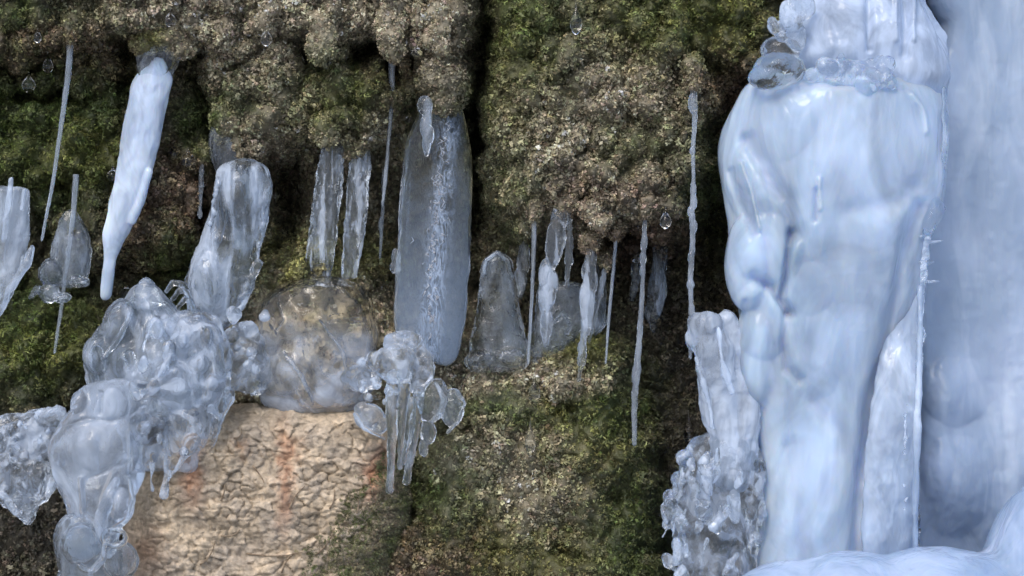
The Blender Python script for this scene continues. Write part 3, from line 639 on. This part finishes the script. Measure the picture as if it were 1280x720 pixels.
thin([(703, 262, 13), (698, 290, 17), (693, 315, 14), (686, 345, 14), (684, 380, 12), (681, 425, 9)], 'wavy clear twisted icicle with bright edges second under the right moss bulge', M_STREAK, 14, gi, .2, 9)
thin([(738, 308, 12), (737, 340, 13), (735, 370, 14), (731, 410, 10), (727, 450, 7), (723, 478, 4)], 'wavy clear icicle with a side fin near the bulge centre', M_STREAK, 10, gi, .2, 10)
thin([(741, 316, 5), (746, 345, 9), (750, 370, 14), (749, 390, 12), (744, 408, 6)], 'teardrop-like clear fin beside the wavy middle icicle', M_CLEAR, 4, gi, .12, 11)
thin([(823, 306, 13), (822, 340, 15), (818, 370, 17), (816, 395, 10), (818, 412, 5)], 'stubby clear double icicle right of the longest thin icicle', M_STREAK, 10, gi, .2, 12)
thin([(795, 312, 6), (795, 340, 9), (792, 365, 10), (790, 378, 5)], 'small clear stub left of the longest thin icicle', M_CLEAR, 3, gi, .15, 13)
thin([(649, 330, 5), (651, 345, 7), (652, 362, 6), (651, 376, 3)], 'tiny clear stub behind the leftmost straight icicle', M_CLEAR, 2, gi, .15, 14)
thin([(280, 166, 24), (282, 186, 22), (286, 206, 26)], 'short clear knobbly stub just above the tall leaning pillar', M_CLEAR, 5, gi, .2, 15)
thin([(252, 205, 6), (251, 240, 6), (250, 270, 4)], 'short faint icicle in the dark gap right of the white icicle', M_CLEAR, 3, gi, .2, 16)

thin([(655, 300, 8), (654, 325, 12), (650, 350, 10), (648, 372, 5)], 'faint clear stub just right of the bell-shaped lump', M_CLEAR, 5, gi, .2, 41)
thin([(711, 262, 7), (712, 300, 9), (710, 340, 7), (708, 362, 4)], 'short clear icicle close behind the twisted bright one', M_CLEAR, 4, gi, .2, 42)
thin([(830, 318, 6), (828, 350, 9), (824, 380, 7), (822, 396, 4)], 'slim clear icicle at the right of the stubby double one', M_STREAK, 5, gi, .2, 43)
thin([(758, 330, 5), (752, 360, 6), (744, 395, 5), (736, 430, 3)], 'slim curved clear icicle behind the teardrop-like fin', M_CLEAR, 4, gi, .15, 44)
thin([(688, 330, 6), (676, 365, 8), (673, 395, 8), (672, 425, 4)], 'clear side strand left of the twisted bright icicle', M_STREAK, 5, gi, .2, 45)
# twin clear stubs
d = max(dw(412, 180), dwmax(415, 186, 12) - .012)
for rows, lab, sd_ in (([(176, 402, 432), (190, 400, 431), (215, 396, 430), (250, 391, 426), (290, 387, 422), (320, 384, 418), (340, 383, 414), (353, 384, 412)], 'wider left one of the twin streaked clear icicles above the ice dome', 31),
                   ([(188, 436, 462), (210, 436, 463), (245, 434, 461), (285, 431, 456), (310, 429, 452), (335, 427, 448), (350, 428, 446)], 'narrower right one of the twin streaked clear icicles above the ice dome', 32)):
    single('icicle', fuse([loft(rows, d, .55, 32, 2, (0, 6), .10, (5, 40), sd_)], .0013, 0, .0014, 110, .0006, 300, 4, sd_), M_STREAK, lab, 'icicle', 'twin streaked icicles')
# wide slab
d = max(dw(550, 128), dwmax(552, 130, 14) - .012)
sl = empty('icicle', V(552, 130, d), 'wide translucent blade-shaped icicle with a frosty core standing at centre', 'icicle')
rows = [(128, 526, 576), (145, 521, 580), (165, 512, 585), (185, 506, 588), (215, 502, 590), (260, 498, 590), (300, 497, 589), (340, 494, 587), (380, 493, 584), (410, 492, 581), (430, 500, 577), (445, 520, 573), (458, 548, 567)]
m, nt, out = mat('slab_ice')
geo = N(nt, 'ShaderNodeNewGeometry'); sep = N(nt, 'ShaderNodeSeparateXYZ'); nt.links.new(geo.outputs['Position'], sep.inputs[0])
mr = N(nt, 'ShaderNodeMapRange'); nt.links.new(sep.outputs['Z'], mr.inputs[0]); mr.inputs[1].default_value = OZ + .15; mr.inputs[2].default_value = OZ - .10; mr.inputs[3].default_value = .0; mr.inputs[4].default_value = .6
g = N(nt, 'ShaderNodeBsdfPrincipled'); g.inputs['Transmission Weight'].default_value = 1; g.inputs['IOR'].default_value = 1.31; g.inputs['Roughness'].default_value = .06; g.inputs['Base Color'].default_value = (.9, .95, 1, 1)
w = N(nt, 'ShaderNodeBsdfPrincipled'); w.inputs['Base Color'].default_value = (.27, .35, .47, 1); w.inputs['Roughness'].default_value = .2; w.inputs['IOR'].default_value = 1.31; w.inputs['Transmission Weight'].default_value = .35
bn = bump(nt, nz(nt, pos(nt, (1, 1, .25)), 90, 3, 1), .35, .003); nt.links.new(bn, g.inputs['Normal']); nt.links.new(bn, w.inputs['Normal'])
ad = N(nt, 'ShaderNodeMath', operation='ADD'); nt.links.new(mr.outputs[0], ad.inputs[0]); nt.links.new(ramp(nt, nz(nt, pos(nt, (1, 1, .5)), 30, 3), [(.45, 0), (.7, .10)]), ad.inputs[1]); ad.use_clamp = True
s_ = SC(d) * 1000
def mth(op, a, b):
    q = N(nt, 'ShaderNodeMath', operation=op)
    for k, c in enumerate((a, b)):
        if hasattr(c, 'links'): nt.links.new(c, q.inputs[k])
        elif c is not None: q.inputs[k].default_value = c
    return q.outputs[0]
slope = (.024 / .27); xc = mth('ADD', mth('MULTIPLY', mth('SUBTRACT', sep.outputs['Z'], OZ + .075 * s_), slope), -.090 * s_)
off = mth('DIVIDE', mth('SUBTRACT', sep.outputs['X'], xc), .014)
gs = mth('POWER', 2.718, mth('MULTIPLY', mth('MULTIPLY', off, off), -1.))
ve = ramp(nt, nz(nt, pos(nt, (1, 1, .3)), 95, 4, 2., .6), [(.46, 0), (.52, .7), (.60, .08)])
cr_ = mth('MULTIPLY', gs, ve); tot_ = N(nt, 'ShaderNodeMath', operation='ADD'); tot_.use_clamp = True
nt.links.new(ad.outputs[0], tot_.inputs[0]); nt.links.new(cr_, tot_.inputs[1])
nt.links.new(mixc(nt, cr_, (.27, .35, .47), (.56, .67, .85)), w.inputs['Base Color']); ad = tot_
mx = N(nt, 'ShaderNodeMixShader'); nt.links.new(ad.outputs[0], mx.inputs[0]); nt.links.new(g.outputs[0], mx.inputs[1]); nt.links.new(w.outputs[0], mx.inputs[2]); nt.links.new(mx.outputs[0], out.inputs[0]); M_SLAB = m
part('blade', loft(rows, d, .38, 56, 2, (6, 10), .02, (12, 30), 33), M_SLAB, sl)
vn = []
for i in range(120):
    t = rng.beta(1.1, 1.1); v0 = 150 + t * 270; c0 = np.interp(v0, [150, 200, 300, 420], [562, 550, 543, 538]); wd = np.interp(v0, [150, 220, 330, 420], [9, 17, 15, 5]) * abs(rng.normal(0, .7))
    u0 = c0 + rng.uniform(-1, 1) * wd; L = rng.uniform(2, 8); r0 = rng.uniform(.3, 1.0)
    vn += chain([(u0, v0, d + .0165, r0 * .5), (u0 + rng.uniform(-4, 4), v0 + L * .5, d + .0175, r0), (u0 + rng.uniform(-3, 3), v0 + L, d + .0165, r0 * .4)])
vv_, vf_ = join(vn); part('frost_core', (vv_, vf_), cloudy_ice('frost_core_ice', (.50, .58, .70), (.72, .80, .90), 60, 0, .2), sl, 'branching pale frost along the middle of the blade')
thin([(534, 124, 13), (534, 150, 12), (533, 175, 11), (532, 187, 8)], 'short rounded stub icicle in front of the wide blade top', M_CLEAR, 4, gi, .1, 17, dd=d + .03)
single('ice_bead', fuse(balls([(494, 322, d, 5, 12, 5), (493, 334, d, 6, 8, 5)]), .001, 1), M_CLEAR, 'small clear bump on the left edge of the wide blade', 'ice bead')

# leaning pillar
dp = .055
pil = empty('ice_stalagmite', V(262, 400, dp), 'tall leaning glassy ice pillar rising from the left cluster', 'ice stalagmite')
rows = [(198, 276, 330), (206, 272, 335), (220, 269, 338), (245, 267, 339), (270, 262, 336), (300, 250, 330), (325, 240, 324), (350, 233, 318), (375, 231, 308), (395, 240, 298), (412, 250, 290)]
part('shaft', hollow(fuse([loft(rows, dp, .6, 48, 2, (18, 12), .07, (12, 34), 41)] + balls([(262, 355, dp + .012, 27, 44, 22), (300, 250, dp + .01, 26, 50, 20)]), .0017, 2, .0016, 45, .0005, 170, 2, 2), .006), clear_ice('pillar_ice', .5, lo=.48, hi=.6, mscale=20, base=.02, bmp=.55, bscale=55, bdist=.005, stretch=(1, 1, .35)), pil)
rg = []
for (a, b, r_) in [((334, 225), (322, 330), 4), ((322, 330), (296, 398), 4.5), ((318, 330), (302, 372), 4), ((272, 225), (264, 280), 3), ((246, 320), (236, 372), 2.5)]:
    n_ = 12
    rg += chain([(a[0] + (b[0] - a[0]) * i / n_ + rng.uniform(-2, 2), a[1] + (b[1] - a[1]) * i / n_, dp + .012 + rng.uniform(0, .006), r_ * rng.uniform(.5, 1.25)) for i in range(n_ + 1)])
part('beaded_edge', fuse(rg, .0013, 1, .0006, 150), M_FROTH, pil, 'bright beaded ice edge on the right of the pillar')

# ice dome
rows = [(346, 372, 436), (352, 352, 450), (365, 334, 462), (385, 324, 470), (410, 320, 474), (440, 320, 474), (470, 320, 472), (495, 322, 462), (510, 334, 450), (520, 350, 430)]
dd_ = .045
single('ice_dome', hollow(sculpt(fuse([loft(rows, dd_, .7, 64, 2, (10, 8), .03, (20, 40), 51)], .0020, 4, .0025, 22, .0003, 90), dd_, [(360, 470, 36, 30, .008, 0)], [([(345, 380), (352, 400), (340, 415), (332, 405)], 4, .003), ([(400, 400), (430, 440), (440, 480)], 4, .0035), ([(380, 420), (400, 470), (430, 500)], 4, -.003), ([(352, 440), (380, 470), (390, 505)], 3, .003), ([(425, 355), (452, 380), (464, 420), (462, 470)], 4, .0035), ([(415, 400), (455, 395)], 3, -.0025)]), .007), clear_ice('dome_ice', .45, (OZ - .03, OZ - .12, .05, 1.4), (.62, .71, .86), lo=.42, hi=.62, mscale=14, base=.10, bmp=.35, bscale=24, bdist=.008, stretch=(1, 1, 1), tint=(1, .98, .94)), 'rounded clear ice dome with tan tint above the boulder', 'ice dome')

# big left cluster
lc = empty('ice_cluster', V(130, 700, .12), 'large jumbled clear ice cluster spilling over the left of the boulder', 'ice cluster')
A = [loft([(352, 172, 192), (362, 164, 200), (376, 152, 212), (392, 142, 226), (408, 128, 240), (424, 112, 252), (440, 106, 262), (465, 106, 270), (480, 112, 270), (500, 112, 262), (530, 120, 240)], .09, .5, 56, 2.5, (10, 14), .05, (16, 30), 61)]
A += balls([(128, 445, .11, 22, 26, 18), (205, 440, .12, 32, 46, 20), (150, 410, .11, 22, 40, 18)])
part('upper_lobe', hollow(sculpt(fuse(A, .0018, 5, .0035, 34, .0006, 60, 1.8, 3), .09, [(175, 455, 40, 30, .008, 10)], [([(170, 372), (150, 420), (130, 450)], 3, .004), ([(192, 380), (200, 410), (216, 430)], 2.5, .004), ([(205, 380), (225, 400), (240, 420)], 2.5, .004), ([(120, 440), (126, 480), (140, 500)], 4, -.006), ([(150, 490), (175, 478), (190, 480)], 2.5, .004), ([(160, 440), (168, 465)], 3, -.004)]), .007), M_MILKCLEAR, lc)
part('pointed_tip', fuse([loft([(346, 176, 189), (354, 172, 194), (368, 165, 200), (388, 158, 210)], .1, .8, 24, 1.5, (8, 6), .05, (8, 12), 62)], .0012, 1), M_CLEAR, lc, 'small clear pointed tip on top of the cluster')
for (u0, u1, v0, s_) in ((208, 236, 352, 1), (216, 240, 362, 2), (222, 244, 373, 3)):
    part('arched_fold', fuse(chain([(u0, v0 + 12, .125, 3), (u0 + 8, v0 + 1, .128, 4), (u1 - 6, v0 + 4, .128, 4), (u1, v0 + 18, .125, 3.5), (u1 + 1, v0 + 34, .12, 3)]), .0012, 1, .0006, 90), M_CLEAR, lc)
B = [loft([(386, 225, 262), (400, 212, 276), (430, 196, 286), (460, 186, 290), (490, 160, 288), (520, 146, 278), (550, 146, 264), (575, 152, 250), (592, 158, 236)], .115, .4, 56, 2.5, (12, 8), .07, (12, 22), 63)]
B += balls([(245, 435, .14, 34, 44, 22), (225, 480, .145, 34, 36, 20), (262, 470, .14, 20, 40, 16), (190, 520, .14, 26, 36, 20), (235, 530, .14, 26, 36, 18)])
for pts in ([(205, 555, .145, 7), (209, 590, .145, 6), (206, 618, .145, 6)], [(230, 540, .145, 6), (236, 560, .15, 7), (222, 585, .15, 5), (206, 606, .148, 5)], [(255, 500, .14, 6), (268, 515, .14, 6), (275, 525, .14, 6), (284, 512, .14, 4), (292, 498, .14, 4)], [(192, 570, .14, 5), (188, 600, .142, 4), (190, 612, .14, 3)], [(215, 440, .165, 3), (205, 460, .167, 4), (198, 470, .165, 3)], [(165, 480, .16, 3), (170, 494, .165, 4), (186, 486, .165, 3), (195, 476, .165, 3)]):
    B += chain(pts)
for i in range(22):
    u0 = rng.uniform(165, 280); v0 = rng.uniform(400, 570); r0 = rng.uniform(2, 9) 
    if u0 > 292 - (v0 - 400) * .3: continue
    B += balls([(u0, v0, .15 + rng.uniform(0, .012), r0, r0 * rng.uniform(.8, 2.2), r0)])
part('froth_lobe', fuse(B, .0016, 3, .0050, 27, .0009, 70, 1.6, 4), M_FROTH, lc, 'frothy sharp-edged middle part of the left cluster')
Cc_ = [loft([(474, 104, 168), (490, 93, 176), (510, 88, 178), (530, 74, 180), (550, 58, 180), (570, 54, 178), (600, 64, 172), (625, 76, 168), (650, 88, 158), (680, 84, 150), (700, 80, 145)], .132, .55, 56, 2.5, (12, 12), .05, (22, 40), 65)]
Cc_ += balls([(104, 505, .14, 17, 20, 16), (140, 505, .15, 20, 24, 14), (152, 632, .155, 16, 24, 12)])
part('smooth_lobe', sculpt(fuse(Cc_, .0018, 6, .0035, 24, .0003, 90, 1.5, 5), .135, [(120, 560, 34, 30, .006, 0), (152, 625, 16, 24, .008, 0)], [([(85, 530), (110, 524), (140, 527)], 3, -.003), ([(110, 598), (135, 588), (160, 580)], 3, -.003), ([(100, 600), (104, 640), (112, 655)], 3, .004), ([(145, 595), (130, 625), (122, 655), (118, 680)], 5, .008), ([(128, 490), (126, 515)], 2.5, -.005), ([(163, 540), (163, 590)], 2.5, .005)]), clear_ice('smooth_lobe_ice', .45, lo=.38, hi=.66, mscale=13, base=.15, bmp=.35, bscale=34, bdist=.006, stretch=(1, 1, .6)), lc, 'smooth cloudy lobe on the left of the cluster')
part('highlight_fold', fuse(chain([(146, 600, .165, 5), (136, 620, .168, 8), (128, 645, .168, 9), (124, 668, .165, 6), (120, 690, .165, 4)]) + chain([(162, 600, .165, 3), (166, 625, .165, 4), (158, 650, .168, 4), (140, 664, .165, 4)]), .0014, 2, .0012, 60), M_MILKCLEAR, lc)  # first strand is a bright highlight shaped as ice, second a real lobe
Dd = [loft([(640, 80, 118), (655, 72, 130), (680, 64, 140), (700, 68, 138), (725, 74, 150), (760, 74, 160)], .14, .55, 48, 2.5, (12, 0), .06, (18, 30), 66)]
Dd += balls([(150, 700, .15, 22, 26, 18), (100, 680, .165, 28, 28, 18)]) + chain([(98, 706, .19, 3), (112, 716, .19, 4), (128, 700, .19, 4), (130, 680, .19, 3), (138, 672, .185, 3)])
a = np.linspace(0, 2 * np.pi, 16); Dd += chain([(143 + 15 * math.cos(t), 672 + 11 * math.sin(t), .182, 3.2) for t in a])
part('lower_lobe', hollow(fuse(Dd, .0018, 2, .002, 36, .0004, 110, 1.3, 6), .005), M_CLEAR, lc, 'clear swollen lobe at the foot of the cluster')

# frothy shelf between pillar and dome
S = []
for i in range(26):
    u0 = rng.uniform(282, 335); v0 = rng.uniform(392, 495); r0 = rng.uniform(2, 8)
    if v0 > 500 - (u0 - 282) * .1 or (u0 > 330 and v0 < 430): continue
    S += balls([(u0, v0, .085 + rng.uniform(-.012, .014), r0, r0 * rng.uniform(1, 2), r0)])
S += [loft([(400, 296, 318), (430, 286, 336), (470, 284, 342), (492, 290, 336)], .075, .4, 36, 2.5, (8, 8), .08, (10, 20), 68)]
part('bubbly_shelf', fuse(S, .0016, 4, .004, 45, .001, 100), M_FROTH, lc, 'bubbly ice between the pillar and the dome')

# far left lower cluster
E = [loft([(512, 40, 74), (525, -20, 82), (535, -30, 100), (555, -40, 100), (575, -40, 84), (600, -30, 72), (618, -20, 60), (632, 10, 50), (648, 20, 42), (656, 25, 38)], .08, .3, 48, 2.5, (8, 6), .07, (14, 20), 71)]
E += balls([(62, 520, .1, 20, 14, 12), (44, 600, .1, 26, 26, 14), (33, 642, .1, 9, 14, 7), (-10, 590, .1, 30, 30, 16)])
for i in range(40):
    u0 = rng.uniform(-40, 62); v0 = rng.uniform(522, 620); r0 = rng.uniform(2, 5.5)
    if v0 > 612 and u0 > 30: continue
    E += balls([(u0, v0, .1 + rng.uniform(0, .01), r0, r0 * rng.uniform(.8, 1.6), r0)])
E += chain([(-5, 610, .11, 3), (10, 625, .11, 4), (22, 642, .11, 4), (33, 650, .11, 4), (42, 635, .11, 3.5), (60, 622, .11, 3), (66, 600, .11, 3)])
single('ice_cluster', fuse(E, .0018, 2, .003, 50, .001, 120), M_FROTH, 'sparkling lumpy ice cluster cut by the left edge near the bottom', 'ice cluster')

# far left upper chunk and its neighbour
F = [loft([(232, -40, 34), (250, -50, 38), (290, -50, 36), (320, -50, 32), (350, -50, 24), (372, -50, 12), (388, -50, 4)], .04, .3, 44, 2.5, (6, 6), .05, (12, 30), 73)]
F += chain([(14, 224, .06, 3), (10, 260, .062, 4), (4, 300, .06, 3)]) + chain([(30, 238, .055, 2.5), (27, 262, .055, 3)])
F += chain([(40, 310, .07, 4), (34, 330, .075, 6), (24, 345, .075, 5), (12, 362, .075, 6), (4, 380, .07, 5), (-4, 392, .07, 5)])
single('ice_chunk', fuse(F, .0018, 1, .0015, 60, .0005, 160, 2), clear_ice('chunk_ice', .45, lo=.35, hi=.65, mscale=25, base=.15, bmp=.6, bscale=60), 'jagged grey ice chunk cut by the left edge at mid height', 'ice chunk')
H = [loft([(262, 82, 96), (275, 74, 106), (300, 68, 113), (325, 62, 113), (345, 58, 111), (360, 62, 108)], .045, .6, 40, 2, (10, 10), .05, (14, 20), 75)] + balls([(64, 340, .055, 16, 18, 12), (62, 366, .055, 13, 12, 9), (98, 352, .06, 14, 8, 9), (78, 372, .06, 12, 7, 8)]) + chain([(60, 360, .06, 3), (46, 362, .06, 4), (38, 372, .06, 3)])
single('ice_lump', hollow(fuse(H, .0016, 2, .0014, 60, .0004, 150), .004), M_CLEAR, 'rounded clear lump behind the slanting thin icicle at far left', 'ice lump')

# small dripping cluster at centre
sc_ = empty('ice_cluster', V(505, 610, .12), 'small dripping clear ice cluster right of the boulder top', 'ice cluster')
S1 = balls([(506, 430, .13, 26, 17, 18), (496, 455, .14, 30, 26, 20), (505, 418, .14, 8, 6, 7), (524, 460, .13, 20, 36, 18), (452, 472, .12, 26, 16, 14), (440, 465, .13, 8), (452, 456, .13, 7, 6, 6), (470, 450, .13, 9, 10, 8)])
for i in range(22):
    u0 = rng.uniform(438, 490); v0 = rng.uniform(452, 505); r0 = rng.uniform(1.5, 6); S1 += balls([(u0, v0, .135 + rng.uniform(-.01, .01), r0)])
part('crown', fuse(S1, .0014, 3, .0038, 40, .0008, 90), M_FROTH, sc_)
part('curled_lobe', fuse(balls([(462, 522, .13, 20, 18, 13), (452, 512, .13, 10), (474, 530, .13, 12, 14, 9)]) + chain([(444, 518, .145, 2.5), (455, 535, .148, 2.5), (470, 543, .148, 2.5), (480, 548, .145, 2.5)]), .0014, 1, .001, 60), M_MILKCLEAR, sc_, 'curled cloudy lobe on the left of the small cluster')
for pts in ([(492, 470, .15, 9), (490, 520, .155, 8), (489, 560, .155, 6), (488, 590, .155, 5), (487, 613, .155, 5)], [(506, 470, .15, 9), (503, 520, .155, 6), (500, 560, .152, 4), (500, 585, .15, 3)], [(524, 490, .15, 8), (518, 540, .152, 6), (512, 575, .15, 5), (508, 602, .15, 5)], [(514, 500, .158, 5), (513, 530, .16, 6), (508, 560, .158, 4), (504, 578, .155, 3)]):
    part('drip', fuse(chain(pts), .0013, 1, .0011, 90, .0004, 200, 2, int(pts[0][0])), M_CLEAR, sc_)
part('right_lobe', fuse(balls([(538, 505, .14, 18, 24, 13), (545, 490, .14, 14, 18, 10), (565, 510, .135, 16, 24, 10), (535, 540, .14, 10, 16, 8), (530, 560, .14, 6, 12, 6)]) + chain([(545, 480, .155, 3), (556, 500, .158, 4), (550, 518, .158, 4), (540, 526, .157, 3)]) + chain([(570, 488, .15, 3), (580, 504, .15, 3.5), (572, 528, .15, 3), (560, 540, .148, 3)]), .0014, 1, .0012, 60, .0004, 170), M_CLEAR, sc_, 'twin clear ears of ice on the right of the small cluster')

# bell-shaped clear lump and its neighbour
dB = .06
rows = [(315, 612, 632), (320, 606, 638), (335, 602, 643), (355, 600, 645), (380, 597, 647), (400, 594, 652), (420, 590, 658), (440, 585, 664), (455, 583, 664), (466, 584, 655)]
single('ice_bell', hollow(fuse([loft(rows, dB, .5, 48, 2, (12, 6), .04, (16, 30), 81)] + balls([(600, 452, dB + .02, 20, 14, 12), (640, 446, dB + .02, 18, 12, 12)]) + chain([(604, 345, dB + .014, 2.5), (607, 325, dB + .015, 2.5), (621, 316, dB + .016, 3), (634, 325, dB + .015, 2.5), (640, 345, dB + .014, 2.5)]), .0017, 2, .0018, 40, .0005, 130), .006), clear_ice('bell_ice', .12, lo=.46, hi=.62, mscale=26, base=.0, bmp=.6, bscale=60, bdist=.005), 'clear bell-shaped ice lump with a round head right of the wide blade', 'ice lump')
rows = [(350, 690, 722), (362, 676, 740), (385, 668, 752), (410, 664, 756), (440, 662, 722), (462, 664, 706)]
single('ice_lump', hollow(fuse([loft(rows, .03, .4, 44, 2.5, (10, 8), .06, (16, 26), 83)] + chain([(690, 404, .06, 3), (704, 392, .062, 3.5), (712, 404, .062, 3), (708, 416, .06, 3)]) + balls([(668, 460, .05, 7, 12, 6), (697, 458, .05, 7, 6, 6)]), .0017, 2, .0018, 50, .0006, 160), .005), M_CLEAR, 'low clear ice mass behind the wavy icicles under the right bulge', 'ice lump')

# ------------------------------------------------------------------ water drops
def drop_mesh():
    prof = [(0, 1.5), (.10, 1.15), (.22, .8), (.45, .45), (.75, .1), (.95, -.3), (1, -.6), (.9, -1.0), (.6, -1.35), (.25, -1.52), (0, -1.55)]; seg = 18; a = np.linspace(0, 2 * np.pi, seg, endpoint=False)
    v = np.concatenate([np.stack([r * np.cos(a), r * np.sin(a), np.full(seg, z)], 1) if 0 < r else np.array([[0, 0, z]]) for r, z in prof]); n = len(prof) - 2
    j = np.arange(seg); j2 = (j + 1) % seg
    q = np.concatenate([np.stack([1 + i * seg + j, 1 + (i + 1) * seg + j, 1 + (i + 1) * seg + j2, 1 + i * seg + j2], 1) for i in range(n - 1)])
    t = np.concatenate([np.stack([np.zeros(seg, int), 1 + j, 1 + j2], 1), np.stack([1 + (n - 1) * seg + j2, 1 + (n - 1) * seg + j, np.full(seg, 1 + n * seg)], 1)])
    return mesh_np('water_drop', v, [t, q], M_WATER)
DM = drop_mesh()
for (u, v, r, sz, lab) in [
    (36, 102, 7, 1, 'small clear drop hanging near the top left corner'), (333, 45, 6, 1.1, 'round drop hanging from the crust at the top left of centre'),
    (379, 70, 4, 1.1, 'tiny bright drop beside the brown nub at the top'), (411, 76, 7, .8, 'drop clinging below the brown nub at the top'),
    (521, 63, 6, .75, 'round white-glinting drop above the wide blade'), (524, 42, 3, 1.3, 'thin dangling drop just over the round glinting drop'),
    (235, 196, 8, .8, 'larger drop of the pair right of the white icicle'), (217, 190, 7, .9, 'fainter drop of the pair right of the white icicle'),
    (720, 20, 5, 1.9, 'elongated bright drop on the moss at the top of the right bulge'), (832, 272, 6, 1.2, 'teardrop hanging left of the long beaded icicle'),
    (753, 318, 5, 1.3, 'teardrop in the dark gap under the right bulge'), (141, 216, 5, .8, 'tiny drop touching the left side of the white icicle'),
    (511, 148, 3.5, .9, 'tiny drop just left of the stub on the wide blade'), (213, 22, 6, 1, 'drop hanging over the root of the white icicle'),
    (158, 363, 5.5, .8, 'round bubble beside the pointed tip of the left cluster'), (88, 373, 8, .7, 'round drop under the clear lump at far left'),
    (668, 484, 6, 1.9, 'falling drop streaked over the brown ledge right of centre'), (663, 545, 4, 2.6, 'lowest falling drop over the mossy slope right of centre'),
    (861, 533, 4, 2.4, 'falling drop left of the knob of the column'), (345, 240, 5, 1.2, 'small drop on the right edge of the leaning pillar'),
    (60, 78, 4, 1.4, 'small drop hanging beside the long thin slanting icicle'), (47, 44, 3, 1.3, 'tiny drop on the crust at the top left corner')]:
    if v > 460: d = dwmax(u, v, 8) + .012
    else: d = dwmax(u, v - r * sz, 8) + .004
    o = link('water_drop', DM); s = SC(d) * r * (1.6 if r < 6 else 1.25); o.location = V(u, v, d); o.scale = (s, s, s * sz)
    tag(o, lab, 'water drop', 'water drops on the rock face')

# ------------------------------------------------------------------ ground and light
m, nt, out = mat('stream_bed'); b = N(nt, 'ShaderNodeBsdfPrincipled'); b.inputs['Roughness'].default_value = .8
nt.links.new(ramp(nt, nz(nt, pos(nt), 1.1, 6), [(.42, (.10, .09, .08)), (.55, (.55, .58, .62))]), b.inputs['Base Color']); nt.links.new(b.outputs[0], out.inputs[0])
gx, gy = np.meshgrid(np.concatenate([[-300, -60, -15], np.linspace(-6, 6, 40), [15, 60, 300]]), np.concatenate([[-300, -60, -15], np.linspace(-6, 1, 30), [15, 60, 300]]))
gz = .05 * fbm2(gx.ravel() * .9, gy.ravel() * .9, 4, 5) * (np.abs(gx.ravel()) < 8) + .34
gv = np.stack([gx.ravel(), gy.ravel(), gz], 1); h_, w_ = gx.shape; ii = np.arange(h_ - 1)[:, None] * w_ + np.arange(w_ - 1)[None]
tag(link('ground', mesh_np('ground', gv, np.stack([ii, ii + 1, ii + w_ + 1, ii + w_], -1).reshape(-1, 4), m)), kind='structure', label='snow patched stream bed at the foot of the rock face')

w = bpy.data.worlds.new('World'); scene.world = w; w.use_nodes = True; nt = w.node_tree
sky = nt.nodes.new('ShaderNodeTexSky'); sky.sky_type = 'NISHITA'; sky.sun_disc = False
EL, AZ = 48, 205
sky.sun_elevation = R(EL); sky.sun_rotation = R(AZ); sky.air_density = 1.0; sky.dust_density = 2.5; sky.ozone_density = 1.5
bg = nt.nodes['Background']; nt.links.new(sky.outputs[0], bg.inputs[0]); bg.inputs[1].default_value = .15
sd = bpy.data.lights.new('sun', 'SUN'); sd.energy = 1.0; sd.angle = R(24); sd.color = (1, .95, .88)
so = bpy.data.objects.new('sun', sd); COL.objects.link(so); so.location = (-2, -3, 4)
from mathutils import Vector
sv = Vector((math.sin(R(AZ)) * math.cos(R(EL)), math.cos(R(AZ)) * math.cos(R(EL)), math.sin(R(EL))))
so.rotation_euler = sv.to_track_quat('Z', 'Y').to_euler()

cam = bpy.data.cameras.new('camera'); co_ = bpy.data.objects.new('camera', cam); COL.objects.link(co_)
co_.location = (0, -CD, OZ); co_.rotation_euler = (R(90), 0, 0); cam.sensor_width = 36; cam.lens = 18 / (.64 / CD); cam.clip_end = 1000; cam.clip_start = .02
scene.camera = co_
vs_ = scene.view_settings; vs_.view_transform = 'Standard'; vs_.look = 'None'; vs_.gamma = 1; vs_.use_curve_mapping = False; vs_.exposure = .5
cy = scene.cycles; cy.max_bounces = 14; cy.transmission_bounces = 12; cy.transparent_max_bounces = 8; cy.diffuse_bounces = 4; cy.glossy_bounces = 5
cy.caustics_reflective = True; cy.caustics_refractive = True; cy.sample_clamp_indirect = 6; cy.use_denoising = True
